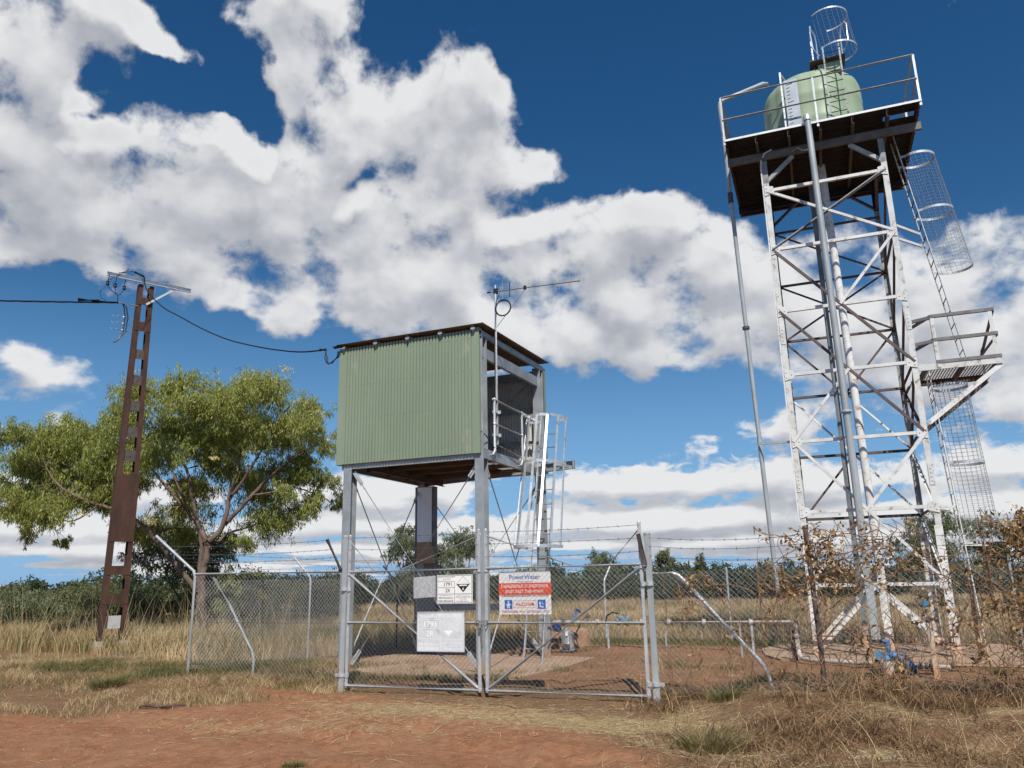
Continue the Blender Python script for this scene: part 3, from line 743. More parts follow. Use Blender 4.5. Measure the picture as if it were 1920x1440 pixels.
lettering(bl, 'IN EMERGENCY DIAL', 1.47, 0.692, 0.012, yf, 0.22); lettering(bl, '000 POLICE or', 1.475, 0.635, 0.036, yf, 0.32, 0.01); lettering(bl, 'FIRE BRIGADE', 1.475, 0.580, 0.036, yf, 0.32, 0.01)
lettering(bl, 'SPECIALIST ADVICE', 1.85, 0.692, 0.012, yf, 0.22); lettering(bl, 'ORICA AUSTRALIA', 1.85, 0.655, 0.024, yf, 0.32); lettering(bl, 'PTY LTD', 1.85, 0.617, 0.024, yf, 0.15); lettering(bl, 'Ph 1800 033111', 1.85, 0.580, 0.024, yf, 0.28)
for (cx, cz, q) in ((1.79, 0.84, 0.11), (1.93, 0.90, 0.08)):
    for (a, d) in (((-q, 0), (0, q)), ((0, q), (q, 0)), ((q, 0), (0, -q)), ((0, -q), (-q, 0))): bl.bar((cx+a[0], yf, cz+a[1]), (cx+d[0], yf, cz+d[1]), 0.003, 0.001, (0, 1, 0))
bl.add([(1.79-0.075, yf-0.001, 0.835), (1.79, yf-0.001, 0.76), (1.79+0.075, yf-0.001, 0.835)], [(0, 1, 2)])
lettering(bl, '6', 1.93, 0.835, 0.03, yf, 0.018, 0.01)
for k in range(6): bl.bar((1.93-0.025*math.cos(k), yf, 0.91-0.025*math.sin(k)), (1.93+0.025*math.cos(k), yf, 0.91+0.025*math.sin(k)), 0.003, 0.001, (0, 1, 0))
bl.build('pale_print', faded_print, t)
# small blank sheet behind the mesh
t = thing('metal_plate', 'small blank pale metal plate tied behind the mesh left of the white sign', 'plate', SITE, (1.35, 0.03, 1.42))
b = MB(); b.add([(1.175, 0.03, 1.27), (1.535, 0.03, 1.29), (1.53, 0.03, 1.585), (1.17, 0.03, 1.565), (1.175, 0.033, 1.27), (1.535, 0.033, 1.29), (1.53, 0.033, 1.585), (1.17, 0.033, 1.565)], [(0,1,2,3),(7,6,5,4),(0,4,5,1),(1,5,6,2),(2,6,7,3),(3,7,4,0)])
b.build('sheet', pale, t)
b = MB()
for x in (1.19, 1.515):
    for z in (1.29, 1.56): b.tube([(x, -0.01, z), (x, 0.035, z)], 0.004, 6)
b.build('tie', galv, t)
# danger sign
YB = 0.024
t = thing('danger_sign', 'white sign with a red warning band and blue squares on the right gate leaf', 'sign', SITE, (2.91, YB, 1.33))
b = MB(); plate(b, 2.53, 3.29, 1.045, 1.615, YB+0.006, 0.005); b.build('board', sign_white, t)
yf = YB-0.0005
b = MB(); plate(b, 2.525, 3.30, 1.302, 1.460, yf, 0.0015); b.build('red_band', sign_red, t)
wp = MB(); lettering(wp, 'DANGEROUS CONDITIONS', 2.91, 1.397, 0.042, yf-0.003, 0.69, 0.012); lettering(wp, 'EXIST PAST THIS POINT', 2.91, 1.328, 0.040, yf-0.003, 0.56, 0.012)
wp.build('white_print', sign_white, t)
bp_ = MB(); lettering(bp_, 'PowerWater', 2.91, 1.51, 0.062, yf-0.002, 0.45, 0.008); bp_.tube([(2.80+0.24*k/8, yf-0.001, 1.482-0.008*math.sin(math.pi*k/8)) for k in range(9)], 0.0025, 4); bp_.build('blue_logo', logo_blue, t)
kp = MB(); lettering(kp, 'CONFINED SPACES EXIST ON THIS SITE', 2.91, 1.277, 0.022, yf-0.002, 0.69, 0.012); kp.build('black_print', sign_black, t)
rp = MB(); lettering(rp, 'HAZCHEM', 2.91, 1.155, 0.045, yf-0.002, 0.27, 0.02); frame_lines(rp, 2.745, 3.075, 1.13, 1.225, yf-0.001, 0.004); lettering(rp, 'TRESPASSERS WILL BE PROSECUTED', 2.91, 1.067, 0.030, yf-0.002, 0.70, 0.012); rp.build('red_print', sign_redtext, t)
for x in (2.61, 3.095):
    b = MB(); plate(b, x, x+0.115, 1.115, 1.235, yf, 0.0015); pic = b.build('blue_square', sign_blue, t)
    g = MB(); y = yf-0.002
    if x < 3:
        cx = x+0.057; g.lathe((cx, y, 1.207), [(0.013, 0), (0.013, 0.0005)], 12, (0, 1, 0))
        for p_ in (((cx-0.012, 1.19), (cx+0.012, 1.19), (cx+0.014, 1.158), (cx-0.014, 1.158)), ((cx-0.014, 1.16), (cx-0.002, 1.16), (cx-0.010, 1.125), (cx-0.024, 1.125)), ((cx+0.002, 1.16), (cx+0.014, 1.16), (cx+0.024, 1.125), (cx+0.010, 1.125)), ((cx-0.014, 1.19), (cx-0.034, 1.165), (cx-0.028, 1.158), (cx-0.01, 1.175)), ((cx+0.014, 1.19), (cx+0.034, 1.165), (cx+0.028, 1.158), (cx+0.01, 1.175))):
            g.add([(a, y, c_) for a, c_ in p_], [(0, 1, 2, 3)])
    else:
        cx = x+0.057
        for p_ in (((cx-0.03, 1.21), (cx-0.016, 1.21), (cx-0.010, 1.135), (cx-0.03, 1.135)), ((cx-0.03, 1.15), (cx+0.03, 1.15), (cx+0.035, 1.135), (cx-0.03, 1.135)), ((cx-0.002, 1.20), (cx+0.03, 1.175), (cx+0.026, 1.168), (cx-0.006, 1.19))):
            g.add([(a, y, c_) for a, c_ in p_], [(0, 1, 2, 3)])
    g.build('pictogram', sign_white, pic)

# ================================================================ raised shed
SF = SHED; SW, SDp, SZ0, SZ1 = 2.94, 3.2, 3.64, 5.89
# concrete pad
t = thing('concrete_pad', 'dusty pink concrete pad under the raised green shed', 'concrete pad', SF, (1.7, 1.3, 0))
b = MB(); pts = [(-0.32, 0.15), (0.3, -0.12), (1.2, -0.30), (2.6, -0.42), (3.72, -0.40), (3.95, 1.2), (3.98, 2.85), (2.2, 3.1), (-0.25, 3.35), (-0.45, 2.2)]
vs = [(x, y, 0.055) for x, y in pts]+[(x, y, -0.12) for x, y in pts]; n_ = len(pts)
b.add(vs, [tuple(range(n_))]+[(i, i+n_, (i+1) % n_+n_, (i+1) % n_) for i in range(n_)]); b.build('slab', concrete, t)
# shed
t = thing('raised_shed', 'green corrugated steel shed raised on four tall steel legs, open on its right side', 'shed', SF, (1.47, 1.6, 0))
def hsec(mb, x0, y0, z0, z1, wx=0.17, wy=0.19, tk=0.012):
    """H-shaped column: flanges facing front and back"""
    mb.box((x0-wx/2, y0-wy/2, z0), (x0+wx/2, y0-wy/2+tk, z1)); mb.box((x0-wx/2, y0+wy/2-tk, z0), (x0+wx/2, y0+wy/2, z1))
    mb.box((x0-tk/2, y0-wy/2+tk, z0), (x0+tk/2, y0+wy/2-tk, z1))
LEG = [(0.22, 0.15, 5.85), (2.90, 0.15, 5.80), (0.14, 3.08, 5.85), (2.90, 3.08, 5.88)]
legmat = surf('grey_galvanised_column', (0.36,0.39,0.41), (0.26,0.285,0.30), 0.5, 0.3, 3, stain=(0.20,0.19,0.18), stain_amt=0.25, stain_scale=4, low=(0.40,0.27,0.19), low_h=0.35)
for x, y, z1 in LEG:
    b = MB(); hsec(b, x, y, 0.0, z1); b.box((x-0.13, y-0.14, 0.03), (x+0.13, y+0.14, 0.05)); b.build('leg', legmat, t)
def corr(x0, x1, z0, z1, pitch=0.0653, dep=0.022):
    """outline of ribbed sheet along x between heights, as (x, offset) stations"""
    pts = []; x = x0
    while x < x1-1e-6:
        for f, o in ((0, 0), (0.60, 0), (0.68, 1), (0.90, 1), (1.0, 0)):
            q = x+f*pitch
            if q <= x1: pts.append((q, o*dep))
        x += pitch
    pts.append((x1, 0)); out = [pts[0]]
    for q in pts[1:]:
        if abs(q[0]-out[-1][0]) > 1e-5: out.append(q)
    return out
def sheet(mb, pts, place, z0, z1, thick=0.002):
    """place(x, off, z) -> position"""
    n = len(pts)
    vs = [place(x, o, z0) for x, o in pts]+[place(x, o, z1) for x, o in pts]
    mb.add(vs, [(i, i+1, n+i+1, n+i) for i in range(n-1)])
ztf = lambda x: SZ1-0.010+0.010*x/SW*2
# front wall: ribs upright
b = MB(); pts = corr(0.13, SW-0.10, SZ0, SZ1); sheet(b, pts, lambda x, o, z: (x, o, z), SZ0, SZ1-0.01)
b.box((-0.003, -0.004, SZ0-0.005), (0.135, 0.0015, SZ1-0.01)); b.box((-0.004, -0.003, SZ0-0.005), (-0.001, 0.12, SZ1-0.01))
b.box((SW-0.105, -0.004, SZ0-0.005), (SW+0.003, 0.0015, SZ1+0.02)); b.box((SW, -0.003, SZ0-0.005), (SW+0.004, 0.13, SZ1+0.02))
for zr in (SZ0+0.16, SZ0+0.83, SZ0+1.48, SZ1-0.17):
    x = 0.13+0.0653*0.29; k = 0
    while x < SW-0.1:
        if k % 2 == 0: b.lathe((x, -0.0005, zr+0.015*math.sin(x*1.1)), [(0.0075, 0), (0.0065, -0.006)], 6, (0, 1, 0))
        x += 0.0653; k += 1
b.build('front_wall', green_sheet, t)
# left wall and back wall
b = MB(); pts = corr(0.1, SDp-0.02, SZ0, SZ1); sheet(b, pts, lambda x, o, z: (o, x, z), SZ0, SZ1); b.build('left_wall', green_sheet, t)
b = MB(); pts = corr(0.0, SW+0.05, SZ0, SZ1); sheet(b, pts, lambda x, o, z: (x, SDp+0.11-o, z), SZ0, SZ1+0.02)
b.box((SW+0.05, SDp+0.0, SZ0), (SW+0.054, SDp+0.115, SZ1+0.03)); b.build('back_wall', green_sheet, t)
b = MB(); sheet(b, pts, lambda x, o, z: (x, SDp+0.108-o, z), SZ0, SZ1+0.02); pts = corr(0.1, SDp-0.02, SZ0, SZ1); sheet(b, pts, lambda x, o, z: (o+0.002, x, z), SZ0, SZ1)
sheet(b, corr(0.13, SW-0.10, SZ0, SZ1), lambda x, o, z: (x, o+0.003, z), SZ0, SZ1-0.01); b.build('inner_lining', surf('inner_zinc_face', (0.62,0.61,0.58), (0.50,0.49,0.46), 0.5, 0.1, 3), t)
# girts on the inside
for z in (4.30, 5.02, 5.72):
    b = MB(); b.channel((0.1, SDp-0.01, z), (SW-0.12, SDp-0.01, z), 0.10, 0.05, 0.004, (0, -1, 0), (0, 0, 1)); b.build('girt', galv_dull, t)
b = MB(); b.bar((0.5, SDp-0.09, 3.9), (2.7, SDp-0.09, 5.6), 0.05, 0.008, (0, 1, 0)); b.build('diagonal_strap', galv_dull, t)
# floor frame
b = MB(); b.channel((0.1, 0.06, 3.63), (2.82, 0.06, 3.63), 0.16, 0.06, 0.008, (0, 1, 0), (0, 0, 1)); b.build('floor_beam', legmat, t)
b = MB(); b.channel((0.1, SDp, 3.63), (3.62, SDp, 3.78), 0.17, 0.07, 0.008, (0, -1, 0), (0, 0, 1)); b.box((3.60, SDp-0.09, 3.69), (3.625, SDp+0.002, 3.87)); b.build('floor_beam', legmat, t)
b = MB(); b.channel((3.0, 0.06, 3.635), (3.0, 3.15, 3.635), 0.17, 0.07, 0.008, (-1, 0, 0), (0, 0, 1)); b.build('floor_beam', legmat, t)
b = MB(); b.channel((0.05, 0.12, 3.63), (0.05, 3.15, 3.63), 0.16, 0.06, 0.008, (1, 0, 0), (0, 0, 1)); b.build('floor_beam', legmat, t)
b = MB(); b.channel((0.62, 0.2, 3.57), (0.62, 3.1, 3.57), 0.13, 0.06, 0.008, (1, 0, 0), (0, 0, 1)); b.build('joist', dark_steel, t)
for y in (0.85, 1.6, 2.35): b = MB(); b.channel((0.12, y, 3.63), (2.92, y, 3.63), 0.08, 0.04, 0.005, (0, 1, 0), (0, 0, 1)); b.build('joist', brownsheet, t)
b = MB(); b.box((0.1, 0.12, 3.672), (2.35, 3.12, 3.69)); b.build('floor', brownsheet, t)
b = MB()
for y in np.arange(0.14, 3.1, 0.034): b.box((2.36, y, 3.665), (2.92, y+0.012, 3.69))
for x in (2.36, 2.55, 2.74, 2.90): b.box((x, 0.14, 3.655), (x+0.006, 3.1, 3.6645))
b.build('grating', galv_bright, t)
# roof: ribs running left to right
def rz(y): return 5.945+0.037*(y+0.1)
b = MB(); pts = []
y = -0.10; i = 0
while y < 3.38: pts.append((y, 0.009*math.sin(2*math.pi*(y+0.1)/0.076))); y += 0.076/6
n_ = len(pts)
vs = [(-0.04, y, rz(y)+o) for y, o in pts]+[(3.07, y, rz(y)+o) for y, o in pts]; b.add(vs, [(i, i+1, n_+i+1, n_+i) for i in range(n_-1)])
b.build('roof_sheet', surf('roof_sheet', (0.20,0.135,0.09), (0.14,0.095,0.065), 0.6, 0.2, 3, stain=(0.22,0.20,0.18), stain_amt=0.2), t)
for x in (0.10, 0.81, 1.50, 2.18, 2.84):
    b = MB(); zz = lambda y: rz(y)-0.060
    b.channel((x, -0.07, zz(-0.07)), (x, 3.3, zz(3.3)), 0.085, 0.04, 0.004, (1, 0, 0), (0, 0, 1))
    b.box((x-0.03, -0.06, 5.865), (x+0.05, -0.052, 5.905)); b.build('purlin', galv_dull, t)
b = MB(); b.channel((2.93, 0.2, 5.50), (2.93, 3.05, 5.58), 0.20, 0.07, 0.008, (-1, 0, 0), (0, 0, 1)); b.build('rafter', legmat, t)
b = MB(); b.channel((2.985, 0.02, 5.80), (2.985, 3.2, 5.90), 0.10, 0.05, 0.005, (-1, 0, 0), (0, 0, 1)); b.build('rafter', legmat, t)
b = MB(); b.channel((0.1, 0.2, 5.50), (0.1, 3.05, 5.58), 0.16, 0.06, 0.008, (1, 0, 0), (0, 0, 1)); b.build('rafter', galv_dull, t)
# bracing rods with gusset plates
def rod(p0, p1, g0=True):
    b = MB(); p0 = np.array(p0, float); p1 = np.array(p1, float); d = nrm(p1-p0)
    b.tube([p0+d*0.1, p1-d*0.1], 0.011, 8)
    for p, s in ((p0, 1), (p1, -1)):
        q = p+d*s*0.30; b.bar(p, q, 0.012, 0.075, (0, 0, 1) if abs(d[2]) < 0.9 else (0, 1, 0))
        b.tube([q-d*s*0.02, q+d*s*0.10], 0.015, 8)
    b.build('bracing_rod', galv, t, True)
rod((0.32, 0.12, 3.5), (2.82, 0.12, 0.12)); rod((2.82, 0.20, 3.5), (0.32, 0.20, 0.12))
rod((0.24, 3.06, 3.4), (2.82, 3.06, 0.12)); rod((2.82, 3.12, 3.4), (0.24, 3.12, 0.12))
rod((0.16, 0.25, 3.5), (0.12, 2.95, 0.12)); rod((0.10, 2.95, 3.4), (0.18, 0.25, 0.12))
rod((2.92, 0.25, 3.5), (2.92, 2.95, 0.12)); rod((2.88, 2.95, 3.4), (2.88, 0.25, 0.12))
b = MB(); b.channel((0.3, 3.10, 0.98), (2.8, 3.10, 0.98), 0.13, 0.06, 0.008, (0, -1, 0), (0, 0, 1)); b.build('tie_beam', legmat, t)
# cable duct on the back left leg
dz = surf('zinc_duct', (0.80,0.84,0.86), (0.70,0.75,0.78), 0.5, 0.2, 1.5)
b = MB(); b.box((0.07, 2.96, 2.33), (0.42, 2.985, 3.50)); b.box((0.06, 2.955, 2.85), (0.43, 2.958, 2.86)); b.build('duct_cover', dz, t)
b = MB()
b.add([(0.07, 2.955, 2.33), (0.42, 2.955, 2.33), (0.50, 2.86, 1.88), (0.12, 2.86, 1.88), (0.07, 2.99, 2.33), (0.42, 2.99, 2.33), (0.50, 2.99, 1.88), (0.12, 2.99, 1.88)], [(0,1,2,3),(4,7,6,5),(0,4,5,1),(1,5,6,2),(2,6,7,3),(3,7,4,0)]); b.build('duct_cover', surf('brown_duct', (0.42,0.26,0.13), (0.36,0.22,0.11), 0.6), t)
b = MB(); b.box((0.0, 2.99, 1.86), (0.455, 3.16, 3.52)); b.box((0.0, 2.99, 0.05), (0.50, 3.16, 1.86)); b.build('cable_duct', surf('dark_duct', (0.17,0.18,0.19), (0.12,0.13,0.14), 0.6, 0.2, 3), t)
b = MB(); b.box((0.08, 2.97, 0.06), (0.50, 2.989, 1.35)); b.box((0.09, 2.966, 1.05), (0.49, 2.969, 1.31)); b.build('duct_cover', surf('grey_duct', (0.17,0.185,0.20), (0.13,0.145,0.16), 0.55, 0.2, 2), t)
# handrail at the open side
def pipe(name, pts, r, mat=galv, parent=None, n=10): b = MB(); b.tube(pts, r, n); return b.build(name, mat, parent or t, True)
pipe('handrail_post', [(2.98, 0.30, 3.62), (3.04, 0.33, 3.64), (3.06, 0.38, 3.72), (3.06, 0.38, 4.66)], 0.026)
pipe('handrail_post', [(2.98, 1.62, 3.60), (3.04, 1.66, 3.62), (3.06, 1.70, 3.72), (3.06, 1.70, 4.66)], 0.022)
pipe('handrail', [(3.06, 0.32, 4.64), (3.06, 1.72, 4.64)], 0.020); pipe('handrail', [(3.06, 0.36, 4.20), (3.06, 1.70, 4.20)], 0.016); pipe('handrail', [(3.02, 0.42, 3.86), (3.06, 1.66, 3.76)], 0.012, galv_dull)
b = MB()
for z in (4.64, 4.20): b.ellip((3.06, 0.38, z), 0.037, 0.037, 0.037, 10, 6); b.ellip((3.06, 1.70, z), 0.032, 0.032, 0.032, 10, 6)
b.build('rail_knuckles', galv_bright, t, True)
pipe('cable', [(2.95, 0.05, 4.02), (3.0, 0.15, 3.95), (3.05, 0.28, 3.80), (3.07, 0.42, 3.74)], 0.010, black_rub)
# ---------------- antenna
t = thing('antenna', 'slim aerial mast with a long rod antenna and black cable coil on the shed', 'antenna', SF, (3.05, 0.5, 3.86))
pipe('mast', [(3.06, 0.50, 3.84), (3.06, 0.50, 6.0), (3.065, 0.50, 6.86)], 0.020, galv_bright)
b = MB(); b.box((3.03, 0.36, 4.40), (3.09, 0.54, 4.44)); b.box((3.02, 0.36, 3.98), (3.10, 0.54, 4.02)); b.box((3.0, 0.47, 4.39), (3.14, 0.49, 4.45)); b.box((3.0, 0.47, 3.97), (3.14, 0.49, 4.03)); b.build('clamp', galv, t)
yag = surf('yellowed_rod', (0.50,0.50,0.33), (0.42,0.42,0.30), 0.4, 0.4, 9)
pipe('boom', [(2.92, 0.5, 6.74), (4.72, 0.5, 6.67)], 0.013, yag)
b = MB(); b.tube([(2.90, 0.5, 6.741), (2.96, 0.5, 6.739)], 0.019, 8); b.box((3.03, 0.48, 6.69), (3.11, 0.53, 6.79)); b.box((3.63, 0.485, 6.68), (3.68, 0.52, 6.75)); b.build('boom_clamp', black_rub, t)
for x, hl in zip((3.05, 3.21, 3.35, 3.44, 3.56, 3.74, 3.93, 4.13, 4.32, 4.52, 4.70), (0.02, 0.17, 0.145, 0.135, 0.135, 0.14, 0.14, 0.135, 0.13, 0.125, 0.08)):
    z = 6.74-0.04*(x-2.92)/1.8
    if hl > 0.05: pipe('element', [(x, 0.5, z-hl), (x, 0.5, z+hl)], 0.0045 if x != 3.35 else 0.008, yag if x != 3.35 else black_rub, n=6)
pipe('strut', [(3.07, 0.5, 6.02), (3.66, 0.5, 6.69)], 0.007, surf('white_strut', (0.8,0.8,0.8), (0.7,0.7,0.7)), n=6)
b = MB()
for k, rr in enumerate((0.150, 0.158, 0.144)):
    b.tube([(3.225+rr*math.cos(a), 0.46+0.01*k, 6.38+rr*math.sin(a)) for a in np.linspace(0, 2*math.pi, 33)[:-1]], 0.0075, 6, closed=True)
b.tube([(3.18, 0.47, 6.72), (3.14, 0.46, 6.62), (3.09, 0.46, 6.5), (3.085, 0.46, 6.3), (3.045, 0.475, 5.9), (3.04, 0.475, 5.0), (3.04, 0.475, 4.2)], 0.0085, 6)
b.build('coiled_cable', black_rub, t, True)
# ---------------- caged ladder
t = thing('caged_ladder', 'bright aluminium ladder with a safety cage leaning on the raised green shed', 'ladder', SF, (3.28, 1.42, 0))
p0 = np.array([0, 1.40, 0.02]); p1 = np.array([0, 2.72, 4.75]); ld = nrm(p1-p0)
for x in (3.10, 3.45):
    b = MB(); b.bar((x, *(p0)[1:]), (x, *(p1)[1:]), 0.018, 0.060, (0, 0, 1)); b.build('rail', galv_bright, t)
ln = np.linalg.norm(p1-p0)
for i in range(1, 16):
    q = p0+ld*(0.30*i); b = MB(); b.tube([(3.10, q[1], q[2]), (3.45, q[1], q[2])], 0.013, 8); b.build('rung', galv_bright, t, True)
nn = nrm(np.cross(np.array([1, 0, 0]), ld)); nn = -nn if nn[1] > 0 else nn     # towards the climber (the road)
def hoop(s, rx, ry, name='hoop'):
    q = p0+ld*s; c = np.array([3.275, q[1], q[2]]); pts = []
    for a in np.linspace(-0.06, math.pi+0.06, 25): pts.append(c+np.array([1, 0, 0])*rx*math.cos(a)+np.array([0, -1, 0])*(ry*math.sin(a)**0.9 if math.sin(a) > 0 else 0)*1.0)
    pts = [np.array([3.45, q[1], q[2]])]+pts+[np.array([3.10, q[1], q[2]])]
    b = MB()
    for a_, b_ in zip(pts[:-1], pts[1:]):
        b.bar(a_, b_, 0.006, 0.055, (0, 0, 1))
    b.build(name, galv_bright, t); return c
S = (2.15, 3.82, 4.80)
hs = [hoop(S[0], 0.44, 0.78), hoop(S[1], 0.41, 0.72), hoop(S[2], 0.41, 0.72)]
for j, a in enumerate(np.linspace(0.12, math.pi-0.12, 7)):
    b = MB(); pts = []
    for c, rx, ry in ((hs[0], 0.435, 0.775), (hs[1], 0.405, 0.715), (hs[2], 0.405, 0.715)): pts.append(c+np.array([rx*math.cos(a), -ry*math.sin(a)**0.9, 0]))
    for a_, b_ in zip(pts[:-1], pts[1:]): b.bar(a_, b_, 0.048, 0.016, nrm(np.array([math.cos(a), -math.sin(a), 0])))
    b.build('cage_strap', galv_bright, t)
b = MB(); b.bar((3.07, 1.72, 4.62), (3.0, 2.62, 4.66), 0.05, 0.05); b.build('link_bar', galv_bright, t)
b = MB(); b.bar((3.02, 3.1, 3.72), (3.12, 2.45, 3.72), 0.05, 0.06); b.bar((3.5, 3.1, 3.74), (3.44, 2.45, 3.72), 0.05, 0.06); b.build('bracket', galv, t)

# ================================================================ tank stand
H = 1.187; LV = [9.352, 8.015, 6.664, 5.335, 3.989, 2.638, 1.289]
TF = TOWER
t = thing('concrete_pad', 'dusty pink concrete pad under the tall tank stand', 'concrete pad', TF, (0, 0, 0))
b = MB(); pts = [(-1.75, -1.95), (-0.3, -2.25), (1.6, -2.15), (3.1, -2.0), (3.2, 1.2), (2.4, 1.7), (-0.9, 1.65), (-1.95, 1.3), (-2.2, 0.0), (-2.05, -1.2)]
vs = [(x, y, 0.06) for x, y in pts]+[(x, y, -0.12) for x, y in pts]; n_ = len(pts)
b.add(vs, [tuple(range(n_))]+[(i, i+n_, (i+1) % n_+n_, (i+1) % n_) for i in range(n_)]); b.build('slab', concrete, t)
t = thing('tank_stand', 'tall white painted steel lattice stand carrying the green tank', 'tank stand', TF, (0, 0, 0))
top_grey = surf('bare_grey_leg', (0.26,0.275,0.28), (0.19,0.20,0.205), 0.6, 0.2, 4)
top_paint = surf('dull_top_paint', (0.50,0.52,0.50), (0.38,0.40,0.38), 0.6, 0.05, 3, stain=(0.25,0.17,0.13), stain_amt=0.35, stain_scale=8)
mid_paint = surf('worn_mid_paint', (0.64,0.65,0.63), (0.50,0.51,0.49), 0.6, 0.0, 4, stain=(0.27,0.175,0.13), stain_amt=0.52, stain_scale=8)
brace_paint = surf('worn_brace_paint', (0.70,0.70,0.68), (0.56,0.56,0.54), 0.55, 0.0, 3, stain=(0.28,0.19,0.15), stain_amt=0.5, stain_scale=5)
rail_grey = surf('dull_landing_rail', (0.20,0.19,0.185), (0.13,0.12,0.12), 0.6, 0.1, 5, stain=(0.38,0.37,0.36), stain_amt=0.3, stain_scale=5)
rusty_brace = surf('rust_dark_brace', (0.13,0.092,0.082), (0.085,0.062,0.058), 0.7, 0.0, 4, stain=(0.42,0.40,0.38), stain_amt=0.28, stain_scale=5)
for sx in (-1, 1):
    for sy in (-1, 1):
        b = MB(); x, y = sx*H, sy*H
        b.angle((x, y, 2.1), (x, y, 9.52), 0.105, 0.010, (-sx, 0, 0), (0, -sy, 0))
        for zz in (6.05, 3.1):
            for k in range(4): b.lathe((x-sx*0.05, y, zz+k*0.075), [(0.012, 0), (0.012, sy*0.02)], 6, (0, 1, 0))
            b.bar((x-sx*0.05, y+sy*0.006, zz-0.08), (x-sx*0.05, y+sy*0.006, zz+0.32), 0.085, 0.008, (0, 1, 0))
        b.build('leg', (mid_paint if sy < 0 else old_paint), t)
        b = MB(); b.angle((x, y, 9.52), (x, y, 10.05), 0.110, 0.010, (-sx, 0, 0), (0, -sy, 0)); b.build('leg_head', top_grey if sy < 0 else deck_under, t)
        b = MB(); w_ = 0.075
        b.angle((x+sx*0.004, y+sy*0.004, 0.0), (x+sx*0.004, y+sy*0.004, 2.30), 0.135, 0.012, (-sx, 0, 0), (0, -sy, 0)); b.box((x-0.11, y-0.11, 0.035), (x+0.11, y+0.11, 0.05))
        b.build('leg_base', white_paint, t)
def member(p0, p1, mat, w=0.06, name='brace', up=(0, 0, 1), out=(0, -1, 0)):
    """steel angle between two points, one flange flat to the face"""
    b = MB(); p0 = np.array(p0, float); p1 = np.array(p1, float); d = nrm(p1-p0); o = nrm(out); s = nrm(np.cross(d, o))
    if s[2] < 0: s = -s
    b.angle(p0-s*w/2, p1-s*w/2, w, 0.007, s, -o); return b.build(name, mat, t)
# horizontals round the four faces
for k, z in enumerate(LV):
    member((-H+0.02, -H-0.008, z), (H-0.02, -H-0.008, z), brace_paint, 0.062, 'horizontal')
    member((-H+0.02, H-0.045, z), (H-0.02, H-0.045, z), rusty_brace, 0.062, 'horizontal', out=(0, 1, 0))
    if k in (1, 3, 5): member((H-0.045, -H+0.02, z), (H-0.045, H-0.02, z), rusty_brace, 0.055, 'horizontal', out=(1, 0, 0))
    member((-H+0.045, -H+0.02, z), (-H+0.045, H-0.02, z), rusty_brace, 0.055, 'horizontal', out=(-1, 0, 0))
F = -H-0.018
for k, z in enumerate(LV):
    for sx in (-1, 1):
        b = MB(); xg = sx*(H-0.085); b.add([(xg-sx*0.10, -H-0.016, z-0.07), (xg+sx*0.08, -H-0.016, z-0.12), (xg+sx*0.08, -H-0.016, z+0.12), (xg-sx*0.10, -H-0.016, z+0.07), (xg-sx*0.10, -H-0.010, z-0.07), (xg+sx*0.08, -H-0.010, z-0.12), (xg+sx*0.08, -H-0.010, z+0.12), (xg-sx*0.10, -H-0.010, z+0.07)], [(0,1,2,3),(7,6,5,4),(0,4,5,1),(1,5,6,2),(2,6,7,3),(3,7,4,0)])
        for dx_, dz_ in ((0.04, 0.05), (0.04, -0.05), (-0.05, 0)): b.lathe((xg+sx*dx_, -H-0.016, z+dz_), [(0.013, 0), (0.011, -0.012)], 6, (0, 1, 0))
        b.build('gusset_plate', brace_paint, t)
def fr(x0, k0, x1, k1, mat, w=0.05, off=0.0):
    z = lambda k: LV[k-1] if k <= 7 else 0.12
    member((x0*H, F-off, z(k0)), (x1*H, F-off, z(k1)), mat, w)
fr(-0.97, 1, 0.97, 2, brace_paint, 0.05, 0.012); fr(0.97, 1, -0.97, 2, rusty_brace, 0.04); fr(0.93, 1, -0.97, 2, galv_dull, 0.012, 0.03)
fr(-0.97, 2, 0.97, 4, rusty_brace, 0.052); fr(0.97, 2, 0, 3, brace_paint, 0.055, 0.012)
fr(-0.97, 3, 0.97, 5, rusty_brace, 0.05, 0.006); fr(0, 4, -0.97, 5, brace_paint, 0.055, 0.012)
fr(0.97, 5, -0.97, 7, brace_paint, 0.06, 0.012); fr(-0.97, 5, 0.97, 7, brace_paint, 0.052)
fr(0, 7, -0.95, 8, white_paint, 0.075, 0.006); fr(0, 7, 0.95, 8, white_paint, 0.075, 0.006)
Bk = H-0.06
def bkm(x0, k0, x1, k1, mat=rusty_brace, w=0.045):
    z = lambda k: LV[k-1] if k <= 7 else 0.12
    member((x0*H, Bk, z(k0)), (x1*H, Bk, z(k1)), mat, w, out=(0, 1, 0))
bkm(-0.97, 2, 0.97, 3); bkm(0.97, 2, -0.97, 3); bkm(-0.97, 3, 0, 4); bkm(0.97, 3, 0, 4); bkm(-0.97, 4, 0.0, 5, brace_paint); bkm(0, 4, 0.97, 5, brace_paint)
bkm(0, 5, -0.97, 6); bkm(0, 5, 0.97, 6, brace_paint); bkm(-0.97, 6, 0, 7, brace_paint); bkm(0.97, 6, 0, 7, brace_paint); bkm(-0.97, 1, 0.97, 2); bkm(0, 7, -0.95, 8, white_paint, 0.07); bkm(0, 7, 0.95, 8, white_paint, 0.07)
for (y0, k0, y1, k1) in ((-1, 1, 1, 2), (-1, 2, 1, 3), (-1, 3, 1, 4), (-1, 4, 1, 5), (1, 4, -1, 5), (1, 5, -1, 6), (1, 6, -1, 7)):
    member((H-0.03, y0*H*0.96, LV[k0-1]), (H-0.03, y1*H*0.96, LV[k1-1]), rusty_brace if k0 < 5 else brace_paint, 0.05, out=(1, 0, 0))
